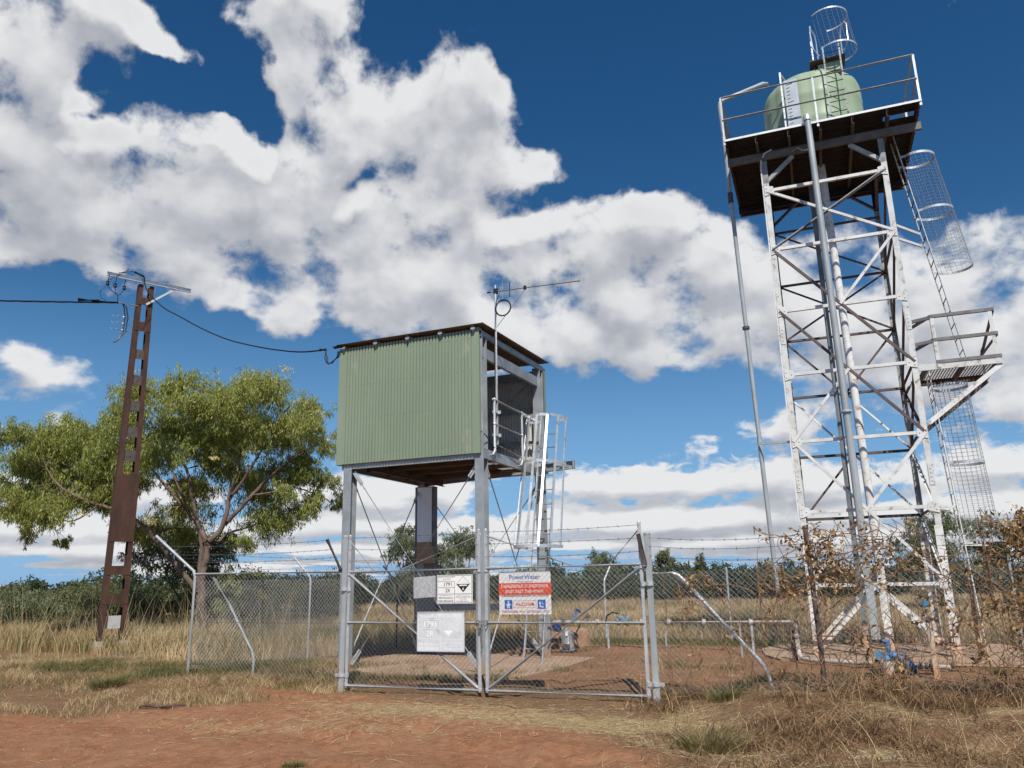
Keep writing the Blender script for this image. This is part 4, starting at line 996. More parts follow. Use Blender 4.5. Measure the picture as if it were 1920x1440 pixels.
for k in range(1, 7): s_ = 1 if k % 2 else -1; member((-H+0.03, -s_*H*0.96, LV[k-1]), (-H+0.03, s_*H*0.96, LV[k]), rusty_brace, 0.045, out=(-1, 0, 0))
# knee braces under the platform
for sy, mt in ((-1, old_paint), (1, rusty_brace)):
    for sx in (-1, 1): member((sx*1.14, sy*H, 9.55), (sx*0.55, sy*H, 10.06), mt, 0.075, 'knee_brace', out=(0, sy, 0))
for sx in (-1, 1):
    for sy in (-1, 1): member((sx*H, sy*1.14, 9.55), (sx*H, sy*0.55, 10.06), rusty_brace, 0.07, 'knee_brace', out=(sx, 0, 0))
# platform: bearers, joists, ribbed deck
DX0, DX1, DY0, DY1, DZ = -1.863, 1.887, -1.697, 1.75, 10.42
for y, mt in ((-H-0.06, surf('shade_dark_bearer', (0.17,0.15,0.135), (0.11,0.095,0.085), 0.65, 0.1, 4, stain=(0.28,0.27,0.25), stain_amt=0.25)), (H+0.06, deck_under)):  # bearers coloured dark to paint in the shade of the deck overhang
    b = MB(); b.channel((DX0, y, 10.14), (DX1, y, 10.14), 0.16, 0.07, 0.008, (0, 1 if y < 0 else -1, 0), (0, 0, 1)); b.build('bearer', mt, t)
b = MB(); b.channel((DX0, DY1-0.03, 10.30), (DX1, DY1-0.03, 10.30), 0.22, 0.06, 0.006, (0, -1, 0), (0, 0, 1)); b.build('edge_beam', dark_steel, t)
for x in (-1.855, -1.25, -0.61, 0.0, 0.61, 1.25, 1.83):
    b = MB(); b.channel((x, DY0+0.01, 10.305), (x, DY1-0.1, 10.305), 0.15, 0.05, 0.006, (1 if x < 1.5 else -1, 0, 0), (0, 0, 1)); b.build('joist', surf('dim_joist', (0.13,0.11,0.09), (0.085,0.07,0.055), 0.7, 0.1, 5) if abs(x) < 1.5 else rust, t)
b = MB(); pts = []; y = DY0
while y < DY1: pts.append((y, 0.014*math.sin(2*math.pi*(y-DY0)/0.19))); y += 0.19/8
for xa, xb, ya, yb in ((DX0, 1.22, DY0, DY1), (1.22, DX1, DY0, -1.38), (1.22, DX1, -1.22, DY1)):
    pp = [q for q in pts if ya <= q[0] <= yb]; n_ = len(pp)
    for dz_, fl in ((0.0, 0), (0.012, 1)):
        vs = [(xa, y_, 10.402+o+dz_) for y_, o in pp]+[(xb, y_, 10.402+o+dz_) for y_, o in pp]; b.add(vs, [(i, i+1, n_+i+1, n_+i) for i in range(n_-1)])
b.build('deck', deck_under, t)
b = MB(); b.box((DX0, DY0-0.012, 10.395), (DX1, DY0+0.0, 10.44)); b.build('deck_edge', surf('bright_deck_edge', (0.82,0.83,0.82), (0.7,0.71,0.7), 0.4), t)
# guard rail
def pipe(name, pts, r, mat=galv, parent=None, n=8): b = MB(); b.tube(pts, r, n); return b.build(name, mat, parent or t, True)
RZ = DZ+1.035; yf = DY0+0.02
for x in (DX0, -0.01, DX1-0.02): pipe('rail_post', [(x, yf, DZ-0.1), (x, yf, RZ)], 0.021)
for z in (RZ, DZ+0.50): pipe('guard_rail', [(DX0, yf, z), (DX1-0.02, yf, z)], 0.021)
for z in (RZ, DZ+0.50):
    pipe('guard_rail', [(DX1-0.03, yf, z), (DX1-0.03, 1.70 if z == RZ else 1.70, z)], 0.021)
    pipe('guard_rail', [(DX0+0.01, yf, z), (DX0+0.01, 1.70, z)], 0.021)
for y in (0.0, 1.70): pipe('rail_post', [(DX1-0.03, y, DZ-0.05), (DX1-0.03, y, RZ)], 0.021); pipe('rail_post', [(DX0+0.01, y, DZ-0.05), (DX0+0.01, y, RZ)], 0.021)
# pale pipes running up through and beside the stand
pipe('rising_pipe', [(0.16, 0.0, 0.0), (0.155, 0.0, 1.4), (0.12, 0.0, 4.4), (0.05, 0.0, 9.4), (0.04, 0.0, 10.3)], 0.078, white_paint, n=16)
b = MB(); b.lathe((0.118, 0, 4.38), [(0.085, 0), (0.085, 0.05)], 16); b.build('pipe_collar', white_paint, t, True)
pipe('overflow_pipe', [(-0.14, -1.40, 0.36), (-0.15, -1.42, 2.0), (-0.165, -1.55, 5.0), (-0.20, -1.765, 10.2), (-0.21, -1.78, 10.54)], [0.073, 0.068, 0.066, 0.062, 0.062], galv_dull, n=16)
b = MB(); b.lathe((-0.21, -1.78, 10.44), [(0.075, 0), (0.075, 0.10), (0.066, 0.12)], 16); b.build('pipe_collar', galv, t, True)
b = MB(); b.lathe((-0.16, -1.52, 4.42), [(0.11, 0), (0.11, 0.035)], 16); b.build('pipe_collar', galv, t, True)
b = MB(); b.bar((-1.15, -1.3, 0.40), (1.15, -1.3, 0.40), 0.06, 0.02); b.build('pipe_support', dark_steel, t)
pipe('drain_pipe', [(-0.23, 0.5, 0.05), (-0.22, 0.5, 5.0), (-0.21, 0.5, 10.2)], 0.052, surf('dark_grey_pipe', (0.22,0.24,0.25), (0.15,0.165,0.17), 0.5, 0.2, 3, stain=(0.55,0.52,0.48), stain_amt=0.15, low=(0.58,0.38,0.26), low_h=0.7), n=14)
pale_pipe = surf('pale_blue_grey_pipe', (0.40,0.43,0.45), (0.31,0.34,0.36), 0.5, 0.1, 2)
b = MB(); b.tube([(-0.88, -0.2, 12.40), (-0.90, -0.25, 12.47), (-0.98, -0.3, 12.47), (-1.86, -0.76, 11.98), (-1.93, -0.78, 11.93), (-1.95, -0.78, 11.82), (-1.93, -0.60, 10.9), (-1.93, -0.40, 9.9), (-1.87, -0.4, 6.7), (-1.80, -0.4, 3.0), (-1.76, -0.4, 1.16)], 0.045, 12); b.build('drop_pipe', pale_pipe, t, True)
for q_, r_, h_ in (((-1.872, -0.4, 6.62), 0.075, 0.06), ((-1.93, -0.4, 9.6), 0.058, 0.25), ((-1.76, -0.4, 1.12), 0.06, 0.03)):
    b = MB(); b.lathe(q_, [(r_, 0), (r_, h_)], 12); b.build('pipe_collar', dark_steel, t, True)
member((-1.82, -0.5, 4.12), (-1.18, -1.19, 4.0), brace_paint, 0.045, 'pipe_bracket')
pipe('conduit', [(-1.205, -1.20, 2.5), (-1.205, -1.20, 9.85), (-1.19, -1.21, 10.05), (-1.10, -1.27, 10.18), (-0.95, -1.30, 10.22)], 0.014, white_paint, n=6)
pipe('conduit', [(-0.56, -1.33, 10.07), (-0.45, -1.35, 10.12), (-0.35, -1.38, 10.02), (-0.22, -1.40, 10.0), (-0.12, -1.42, 10.12), (-0.15, -1.45, 10.32), (-0.18, -1.45, 10.38)], 0.015, surf('cream_hose', (0.42,0.38,0.30), (0.36,0.32,0.25)), n=6)
# ---------------- middle landing and its brackets
b = MB(); MX0, MX1, MY0, MY1, MZ = 1.30, 2.56, -1.22, 0.22, 5.25
b.channel((MX0-0.1, MY0, MZ-0.05), (MX1, MY0, MZ-0.05), 0.12, 0.05, 0.006, (0, 1, 0), (0, 0, 1)); b.build('landing_beam', mid_paint, t)
b = MB(); b.channel((MX0-0.1, MY1, MZ-0.05), (MX1, MY1, MZ-0.05), 0.12, 0.05, 0.006, (0, -1, 0), (0, 0, 1)); b.build('landing_beam', rusty_brace, t)
for x in (MX0, (MX0+MX1)/2, MX1-0.05): b = MB(); b.channel((x, MY0+0.06, MZ-0.05), (x, MY1-0.06, MZ-0.05), 0.10, 0.045, 0.006, (1, 0, 0), (0, 0, 1)); b.build('landing_beam', rusty_brace, t)
b = MB()
for x in np.arange(MX0+0.02, MX1-0.02, 0.052):
    b.box((x, MY0+0.01, MZ), (x+0.010, MY1-0.01, MZ+0.026))
for y in np.arange(MY0+0.03, MY1-0.02, 0.11): b.box((MX0+0.01, y, MZ-0.006), (MX1-0.01, y+0.012, MZ-0.0005))
b.build('landing_grating', surf('grating', (0.36,0.33,0.29), (0.27,0.24,0.21), 0.6, 0.2, 6), t)
for y, mt in ((MY0+0.03, white_paint), (MY1-0.03, rusty_brace)):
    member((MX1-0.02, y, MZ-0.12), (1.22, y, 4.15), mt, 0.085, 'bracket', out=(0, -1, 0))
member((1.19, MY1-0.03, 4.15), (1.19, 1.1, 4.15), rusty_brace, 0.06, 'bracket', out=(1, 0, 0))
member((-0.2+1.39, MY1-0.03, MZ-0.06), (1.19, 1.1, MZ-0.06), rusty_brace, 0.06, 'bracket', out=(1, 0, 0))
for x in (1.50, MX1-0.04):
    b = MB(); b.angle((x, MY0-0.004, MZ-0.08), (x, MY0-0.004, MZ+0.93), 0.065, 0.006, (1, 0, 0) if x < 2 else (-1, 0, 0), (0, 1, 0)); b.build('rail_post', mid_paint, t)
b = MB(); b.angle((MX1-0.02, MY1, MZ-0.08), (MX1-0.02, MY1, MZ+0.55), 0.06, 0.006, (-1, 0, 0), (0, -1, 0)); b.build('rail_post', mid_paint, t)
for z in (MZ+0.92, MZ+0.46, MZ+0.03):
    member((1.50, MY0-0.012, z), (MX1, MY0-0.012, z), rail_grey, 0.06, 'guard_rail')
for z in (MZ+0.90, MZ+0.44):
    member((MX1, MY0+0.02, z), (MX1, MY1, z-0.0 if z < MZ+0.6 else MZ+0.46), rail_grey, 0.055, 'guard_rail', out=(1, 0, 0))
    member((1.50, MY0, z), (1.20, MY0+0.06, z-0.02), rail_grey, 0.06, 'guard_rail')
member((1.50, MY0, MZ+0.92), (1.24, MY0+0.55, MZ+0.90), rail_grey, 0.06, 'guard_rail'); member((1.50, MY0, MZ+0.46), (1.24, MY0+0.55, MZ+0.44), rail_grey, 0.06, 'guard_rail')

# ---------------- tank
t = thing('water_tank', 'pale green plastic water tank with a domed top on the high platform', 'tank', TF, (0, 0, DZ))
b = MB(); prof = [(1.02, 0.03), (1.035, 0.08), (1.035, 0.5), (1.045, 0.55), (1.035, 0.60), (1.04, 1.08), (1.05, 1.13), (1.04, 1.18), (1.04, 1.40), (1.03, 1.48), (0.99, 1.61), (0.90, 1.71), (0.86, 1.735), (0.72, 1.77), (0.50, 1.785), (0.30, 1.79), (0.27, 1.85), (0.02, 1.87)]
n_ = 64; vs = []; fs = []
for r, h in prof:
    for k in range(n_):
        a = 2*math.pi*k/n_; rib = 1.0 - 0.034*max(0.0, math.cos(8*a+0.5))**6*(1 if r > 0.9 else 0.5)
        vs.append((r*rib*math.cos(a), r*rib*math.sin(a), DZ+h))
for i in range(len(prof)-1):
    for k in range(n_): fs.append((i*n_+k, i*n_+(k+1) % n_, (i+1)*n_+(k+1) % n_, (i+1)*n_+k))
fs.append(tuple(range((len(prof)-1)*n_, len(prof)*n_))); b.add(vs, fs); tk = b.build('shell', tank_green, t, False); smooth_by_angle(tk.data, 0.42)
b = MB(); b.box((0.18, -0.90, DZ+1.60), (0.66, -0.45, DZ+1.80)); b.build('hatch_box', tank_green, t)
# level gauge board
t = thing('level_gauge', 'tall white water level gauge board with black marks in front of the tank', 'gauge board', TF, (-0.42, -1.2, DZ))
b = MB(); b.box((-0.56, -1.225, DZ+0.02), (-0.29, -1.205, DZ+1.40)); b.build('board', surf('gauge_white', (0.44,0.48,0.52), (0.36,0.40,0.44), 0.5, stain=(0.4,0.42,0.45), stain_amt=0.3, stain_scale=12), t)
b = MB(); b.channel((-0.63, -1.21, DZ-0.02), (-0.63, -1.21, DZ+1.62), 0.05, 0.035, 0.004, (1, 0, 0), (0, 1, 0)); b.bar((-0.61, -1.2, DZ+1.60), (-0.45, -1.0, DZ+1.36), 0.03, 0.03); b.build('guide_frame', galv_bright, t)
b = MB()
for i in range(15):
    z = DZ+0.08+i*0.085; w_ = 0.13 if i % 5 == 4 else 0.07
    b.add([(-0.52, -1.2265, z), (-0.52+w_, -1.2265, z+0.02), (-0.52+w_, -1.2265, z+0.038), (-0.52, -1.2265, z+0.018)], [(0, 1, 2, 3)])
b.build('black_marks', sign_black, t)

# ---------------- ladder cages of welded mesh
def mesh_cage(parent, centres, radius, a0, a1, dirx, diry, nv=16, stepz=0.075, rw=0.003, hoops=(0, -1), hw=0.045, mat=None, close=None):
    """centres: list of points down the cage; a0..a1 the arc covered"""
    P = [np.array(c, float) for c in centres]; segs = [np.linalg.norm(P[i+1]-P[i]) for i in range(len(P)-1)]; T = sum(segs)
    def at(s):
        for i, L_ in enumerate(segs):
            if s <= L_ or i == len(segs)-1: return P[i]+(P[i+1]-P[i])*min(1, s/L_)
            s -= L_
    X = np.array(dirx, float); Y = np.array(diry, float)
    def ring(s, r=radius, n=28): c = at(s); return [c+X*r*math.cos(a)+Y*r*math.sin(a) for a in np.linspace(a0, a1, n)]
    b = MB()
    for a in np.linspace(a0, a1, nv): b.tube([at(s)+X*radius*math.cos(a)+Y*radius*math.sin(a) for s in np.linspace(0, T, max(2, int(T/0.8)+1))], rw, 4, cap=False)
    for s in np.arange(stepz/2, T, stepz): b.tube(ring(s, n=16), rw, 4, cap=False)
    b.build('cage_mesh', mat or wiremat, parent)
    for s in hoops:
        rr = ring(s if s >= 0 else T, radius+0.004); b = MB()
        if close is not None: rr = [close[0]+np.array([0, 0, 0])*0+(at(s if s >= 0 else T)-at(0))]+rr+[close[1]+(at(s if s >= 0 else T)-at(0))]
        for p, q in zip(rr[:-1], rr[1:]): b.bar(p, q, 0.008, hw, (0, 0, 1))
        b.build('hoop', galv, parent)
def ladder(name, label, q0, q1, wdir, width, mat, step=0.3, rail=(0.05, 0.012)):
    tt_ = thing(name, label, 'ladder', TF, tuple(q1)); q0 = np.array(q0, float); q1 = np.array(q1, float); w_ = np.array(wdir, float); d = nrm(q1-q0)
    for s in (-0.5, 0.5):
        b = MB(); b.bar(q0+w_*width*s, q1+w_*width*s, rail[1], rail[0], w_); b.build('rail', mat, tt_)
    n = int(np.linalg.norm(q1-q0)/step)
    for i in range(1, n+1):
        c = q0+d*step*(i-0.3); b = MB(); b.tube([c-w_*width/2, c+w_*width/2], 0.011, 6); b.build('rung', dark_steel if mat is not galv_bright else galv_bright, tt_, True)
    return tt_
# upper ladder with cage, beside the stand
t = ladder('caged_ladder', 'long sloping ladder with a wire mesh cage hanging below the high platform', (1.44, -0.42, 10.38), (2.14, -0.30, 5.32), (0, 1, 0), 0.42, mid_paint, 0.27, (0.065, 0.014))
cz = lambda z: 1.44+(10.38-z)/5.06*0.70
cg = [(cz(z)+0.33, -0.36, z) for z in (9.85, 8.6, 7.38)]
mesh_cage(t, cg, 0.34, -2.35, 2.35, (1, 0, 0), (0, 1, 0), 17, 0.075, 0.0025, (0, 1.25, -1), 0.05, close=(np.array([cz(9.85), -0.58, 9.85]), np.array([cz(9.85), -0.14, 9.85])))
member((1.19, -1.19, 8.12), (1.66, -0.6, 8.10), mid_paint, 0.05, 'stay'); member((1.19, -1.19, 7.84), (1.66, -0.6, 7.84), mid_paint, 0.05, 'stay')
# lower ladder with cage
t = ladder('caged_ladder', 'lower white ladder with a wire mesh cage reaching from the landing to the ground', (1.42, -0.5, 5.2), (1.655, -0.5, 0.03), (0, 1, 0), 0.40, white_paint, 0.3, (0.08, 0.016))
cz2 = lambda z: 1.42+(5.2-z)/5.17*0.235
cg = [(cz2(z)+0.32, -0.5, z) for z in (4.93, 3.45, 2.02)]
mesh_cage(t, cg, 0.31, -2.4, 2.4, (1, 0, 0), (0, 1, 0), 17, 0.075, 0.0028, (0, 1.48, -1), 0.05, close=(np.array([cz2(4.93), -0.7, 4.93]), np.array([cz2(4.93), -0.3, 4.93])))
member((1.56, -0.5, 1.98), (1.97, -0.5, 1.96), white_paint, 0.07, 'stay'); member((1.2, -1.15, 2.64), (1.54, -0.68, 2.64), white_paint, 0.05, 'stay')
# ladder up the tank with its own cage
t = ladder('caged_ladder', 'small ladder up the tank front ending in a wire mesh cage above the tank', (0.46, -1.14, 12.48), (0.46, -1.16, DZ+0.02), (1, 0, 0), 0.32, old_paint, 0.24, (0.03, 0.012))
b = MB(); b.box((0.02, -1.02, 12.27), (0.74, -0.52, 12.285)); b.build('top_step', dark_steel, t)
mesh_cage(t, [(0.60, -0.82, 12.48), (0.50, -0.80, 13.36)], 0.40, -2.5, 1.6, (1, 0, 0), (0, 1, 0), 16, 0.085, 0.0021, (0, -1), 0.035)
for x in (0.22, 0.72):
    b = MB(); s_ = -1 if x < 0.5 else 1
    b.tube([(x, -1.10, 12.30), (x+0.10*s_, -1.05, 12.55), (x+0.12*s_, -1.0, 13.0), (x+0.09*s_, -0.90, 13.14), (x+0.02*s_, -0.76, 13.10), (x, -0.66, 12.95), (x, -0.60, 12.3)], 0.015, 8); b.build('grab_rail', galv_bright, t, True)
b = MB(); b.tube([(0.12, -0.72, DZ+1.60), (0.11, -0.72, 12.95), (0.13, -0.74, 13.34)], 0.016, 8); b.build('cage_post', galv_bright, t, True)

# ================================================================ lattice power pole
PF = POLE
def pipe(name, pts, r, mat=galv, parent=None, n=8): b = MB(); b.tube(pts, r, n); return b.build(name, mat, parent or t, True)
t = thing('power_pole', 'tall rusty steel ladder pole tapering up to a galvanised crossarm', 'power pole', PF, (0, 0, 0))
hw = lambda z: 0.305-0.115*z/9.4
for s in (-1, 1):
    b = MB(); n_ = 2
    zs = [0.22, 9.42]; prof = [(0,-0.12),(0.115,-0.12),(0.115,-0.108),(0.012,-0.108),(0.012,0.108),(0.115,0.108),(0.115,0.12),(0,0.12)]
    if s < 0: P_ = [(-a, b_) for a, b_ in prof]
    else: P_ = prof
    # flanges point inwards, the front flange carries the plates
    vs = []
    for z in zs:
        for a, b_ in P_: vs.append((s*hw(z)-a, b_*(1-0.25*z/9.4), z))
    m_ = len(P_); b.add(vs, [(i, (i+1) % m_, m_+(i+1) % m_, m_+i) for i in range(m_)]+[tuple(range(m_))[::-1], tuple(range(m_, 2*m_))])
    b.build('upright_channel', rust, t)
for z, h, mt in ((8.24, 0.26, rust), (7.48, 0.26, None), (6.78, 0.26, None), (6.09, 0.27, None), (5.40, 0.27, None), (4.78, 0.28, None), (1.93, 0.22, rust), (1.25, 0.24, rust), (8.95, 0.20, rust)):
    b = MB(); w_ = hw(z)-0.01; yb = -0.12*(1-0.25*z/9.4)
    y0 = yb-0.006 if mt is rust else yb+0.03
    b.box((-w_, y0-0.006, z-h/2), (w_, y0, z+h/2))
    if mt is None: b.lathe((0, y0-0.008, z), [(0.035, 0), (0.03, -0.006)], 10, (0, 1, 0))
    b.build('batten_plate', mt or surf('grey_brown_batten', (0.11,0.095,0.09), (0.075,0.062,0.058), 0.8, 0.1, 9), t)
b = MB(); b.box((-hw(3.4)-0.012, -0.128, 2.62), (hw(3.4)+0.012, -0.112, 4.30)); b.build('cover_plate', rust, t)
b = MB(); b.box((-0.13, -0.135, 0.56), (0.15, -0.128, 0.86)); b.build('blank_plate', surf('silver_plate', (0.50,0.50,0.50), (0.42,0.42,0.42), 0.5), t)
b = MB(); b.box((-0.24, -0.12, 0.56), (0.24, -0.10, 0.86)); b.build('batten_plate', rust, t)
b = MB(); b.box((-0.36, -0.14, -0.1), (-0.20, 0.14, 0.27)); b.build('concrete_sleeve', conc_grey, t)
b = MB(); b.box((0.20, -0.14, -0.1), (0.36, 0.14, 0.27)); b.build('concrete_sleeve', conc_grey, t)
b = MB(); b.box((-0.2, -0.11, -0.1), (0.2, 0.11, 0.10)); b.build('concrete_footing', conc_grey, t)
b = MB(); b.channel((-1.0, -0.115, 9.50), (1.14, -0.115, 9.50), 0.11, 0.055, 0.006, (0, -1, 0), (0, 0, 1))
b.build('crossarm', galv_bright, t)
b = MB(); b.bar((0.02, -0.14, 8.86), (0.72, -0.14, 9.46), 0.05, 0.010, (0, 1, 0)); b.build('crossarm_brace', surf('pale_brace', (0.62,0.65,0.62), (0.5,0.53,0.5), 0.5), t)
b = MB()
for z in (8.40, 8.22, 8.04):
    b.tube([(-0.24, -0.05, z), (-0.62, -0.10, z+0.03)], 0.014, 6); b.lathe((-0.48, -0.085, z+0.01), [(0.028, -0.03), (0.035, 0), (0.028, 0.03)], 8, (1, 0, 0)); b.tube([(-0.62, -0.10, z+0.03), (-0.72, -0.12, z-0.03), (-0.78, -0.12, z+0.02)], 0.008, 5)
b.build('insulator_rack', galv_bright, t, True)
for i, (x, z) in enumerate(((-0.96, 9.24), (-0.78, 9.22), (-0.56, 9.20))):
    b = MB(); b.lathe((x, -0.14, z-0.06), [(0.02, 0), (0.045, 0.02), (0.045, 0.05), (0.03, 0.07), (0.045, 0.09), (0.03, 0.12)], 10); b.tube([(x, -0.14, z+0.06), (x+0.02, -0.13, z+0.25)], 0.01, 6); b.build('fuse_holder', black_rub, t, True)
    pipe('lead', [(x, -0.14, z-0.06), (x+0.10*(1-i)+0.02, -0.15, z-0.2), (-0.70, -0.16, 8.95), (-0.68, -0.16, 8.80), (-0.68, -0.15, 8.74)], 0.010, black_rub, n=5)
pipe('lead', [(-0.95, -0.14, 9.2), (-1.12, -0.15, 8.98), (-1.08, -0.15, 8.80), (-0.95, -0.15, 8.75)], 0.008, black_rub, n=5)
pipe('lead', [(-0.96, -0.13, 9.32), (-0.6, -0.14, 9.62), (-0.40, -0.16, 9.70), (-0.15, -0.22, 9.60)], 0.010, black_rub, n=5)
b = MB(); b.tube([(-0.72, -0.14, 9.58), (-0.55, -0.14, 9.66), (-0.50, -0.14, 9.76)], 0.014, 6); b.tube([(-0.35, -0.17, 9.69), (-0.12, -0.22, 9.60)], 0.032, 8); b.build('cable_joint', black_rub, t, True)
pipe('cable_clamp', [(-0.20, -0.10, 8.78), (-0.68, -0.16, 8.76)], 0.022, galv_bright, n=8)
for k in range(2): pipe('down_cable', [(-0.55, -0.17+0.03*k, 8.75), (-0.46-0.05*k, -0.17+0.03*k, 8.66), (-0.40-0.06*k, -0.16+0.03*k, 8.40), (-0.42-0.05*k, -0.14+0.03*k, 8.0), (-0.60, -0.16, 7.72), (-0.68, -0.17, 7.66)], 0.016, black_rub, n=6)
pipe('stay_wire', [(-0.12, -0.13, 7.95), (0.16, -0.14, 8.6), (0.0, -0.14, 8.35)], 0.005, black_rub, n=4)
# overhead line coming in from the left
t = thing('overhead_cable', 'black twisted overhead cable coming in from the left to the rusty pole', 'cable', WORLD, (-24, 17.4, 8.9))
a = np.array(PF.w(-0.66, -0.16, 8.76)); e = np.array([-42, 12.0, 9.6]); b = MB()
for ph in (0, 2.1, 4.2):
    b.tube([a+(e-a)*s+np.array([0, 0, -2.4*s*(1-s)])+np.array([0, 0.014*math.cos(ph+s*170), 0.014*math.sin(ph+s*170)]) for s in np.linspace(0, 1, 220)], 0.011, 4)
b.build('conductor', black_rub, t, True)
b = MB(); q = a+(e-a)*0.018; b.tube([q+np.array([0.12, 0.02, 0.0]), q-np.array([0.35, 0.12, 0.0])], 0.05, 8); b.tube([a, q], 0.03, 8); b.build('cable_clamp', black_rub, t, True)
# service line down to the shed
t = thing('overhead_cable', 'thin black service cable sagging from the rusty pole down to the green shed', 'cable', WORLD, (-7, 17.5, 7.5))
pts = [PF.w(-0.12, -0.22, 9.60), (-9.75, 19.65, 9.25), (-9.1, 19.25, 8.62), (-8.354, 18.7, 8.13), (-7.5, 18.05, 7.58), (-6.622, 17.35, 7.08), (-5.85, 16.7, 6.72), (-5.07, 16.0, 6.39), (-4.3, 15.25, 6.10), (-3.62, 14.58, 5.93)]
# smooth the run
Pp = [np.array(p) for p in pts]; sm = []
for i in range(len(Pp)-1):
    p0 = Pp[max(i-1, 0)]; p1 = Pp[i]; p2 = Pp[i+1]; p3 = Pp[min(i+2, len(Pp)-1)]
    for s in np.linspace(0, 1, 6, endpoint=False): sm.append(0.5*((2*p1)+(-p0+p2)*s+(2*p0-5*p1+4*p2-p3)*s*s+(-p0+3*p1-3*p2+p3)*s**3))
sm.append(Pp[-1]); pipe('conductor', sm, 0.016, black_rub, n=6)
e0 = Pp[-1]; c0 = np.array(SHED.w(-0.02, -0.06, 5.88))
pipe('cable_joint', [e0-np.array([0.14, -0.13, -0.04]), e0], 0.030, black_rub); pipe('stay_wire', [e0, c0+np.array([0, 0, 0.02])], 0.004, galv)
for k in range(3): pipe('cable_loop', [e0+np.array([0, 0, -0.02]), e0+np.array([-0.01+0.03*k, -0.02, -0.18]), e0+np.array([0.03+0.02*k, -0.03, -0.27-0.02*k]), e0+np.array([0.14, -0.03, -0.29+0.02*k]), e0+np.array([0.24+0.02*k, -0.05, -0.16]), c0+np.array([0.02+0.02*k, -0.02, -0.05])], 0.009, black_rub, n=5)
b = MB(); b.tube([c0+np.array([-0.06, 0.02, 0.03]), c0+np.array([0.12, -0.04, 0.03])], 0.030, 8); b.tube([c0+np.array([-0.10, 0.04, 0.05]), c0+np.array([0.02, -0.01, 0.05])], 0.012, 6); b.build('end_clamp', black_rub, t, True)

# ================================================================ pipework in the yard (site frame)
pv = surf('white_pipe', (0.50,0.46,0.41), (0.36,0.32,0.27), 0.5, 0.0, 5, stain=(0.35,0.25,0.18), stain_amt=0.3)
PZ = 0.61
t = thing('water_main', 'white horizontal water pipe on short posts crossing the back of the yard', 'pipe', SITE, (3.5, 6.2, 0))
pipe('pipe', [(1.0, 6.2, PZ), (6.02, 6.2, PZ)], 0.042, pv, n=12)
for u in (1.35, 2.1, 3.05, 3.6, 4.3, 5.2):
    b = MB(); b.lathe((u-0.03, 6.2, PZ), [(0.055, 0), (0.055, 0.06)], 12, (1, 0, 0)); b.lathe((u-0.035, 6.2, PZ), [(0.07, 0), (0.07, 0.012)], 12, (1, 0, 0)); b.build('flange', pv if u > 2 else dark_steel, t, True)
for u in (2.31, 5.2): pipe('support_post', [(u, 6.2, 0), (u, 6.2, PZ-0.04)], 0.024, galv)
pipe('riser', [(6.02, 6.2, PZ+0.04), (6.03, 6.15, 0.0)], 0.05, rust, n=12)
for u, h in ((1.55, 0.16), (1.62, 0.22), (1.30, 0.1)): pipe('valve_stem', [(u, 6.2, PZ), (u, 6.2, PZ+h)], 0.02, blue_paint)
b = MB(); b.box((1.66, 6.16, 0.80), (1.72, 6.24, 0.86)); b.box((1.60, 6.17, 0.84), (1.68, 6.21, 0.88)); b.build('blue_handle', surf('deep_blue_plastic', (0.02,0.06,0.30), (0.02,0.05,0.22), 0.4), t)
b = MB(); b.ellip((1.90, 6.15, 0.73), 0.045, 0.045, 0.05); b.tube([(1.78, 6.17, 0.66), (1.90, 6.15, 0.73)], 0.01, 6); b.build('gauge_head', dark_steel, t, True)
b = MB(); b.lathe((1.22, 6.1, 0.42), [(0.05, 0), (0.10, 0.03), (0.10, 0.13), (0.05, 0.17)], 12); b.build('valve_body', surf('dark_blue_iron', (0.02,0.04,0.14), (0.015,0.03,0.10), 0.4), t, True)
pipe('hose', [(0.93, 6.05, 0.56), (0.96, 6.0, 0.36), (1.12, 5.98, 0.28), (1.35, 6.0, 0.28), (1.48, 6.0, 0.38)], 0.018, black_rub); pipe('hose', [(1.45, 6.0, 0.40), (1.62, 6.0, 0.32), (1.72, 6.05, 0.50), (1.74, 6.1, 0.58)], 0.018, black_rub)
# the cluster of blue grey valves on the pipe
t = thing('pipe_valve', 'blue grey valve assembly with a black hose loop on the white water pipe', 'valve', SITE, (2.62, 6.15, PZ))
vg = surf('blue_grey_iron', (0.20,0.27,0.30), (0.14,0.20,0.23), 0.6, 0.1, 12)
b = MB(); b.lathe((2.50, 6.2, PZ+0.02), [(0.05, 0), (0.085, 0.02), (0.085, 0.06), (0.06, 0.08), (0.07, 0.16), (0.09, 0.2), (0.09, 0.24), (0.05, 0.28)], 12, (1, 0, 0)); b.ellip((2.60, 6.18, PZ+0.08), 0.07, 0.06, 0.06); b.ellip((2.74, 6.18, PZ+0.07), 0.06, 0.06, 0.07); b.tube([(2.66, 6.2, PZ+0.06), (2.66, 6.2, PZ+0.17)], 0.02, 8); b.build('body', vg, t, True)
pipe('hose', [(2.28, 6.15, PZ), (2.32, 6.12, PZ+0.13), (2.45, 6.1, PZ+0.2), (2.58, 6.1, PZ+0.17)], 0.017, black_rub)
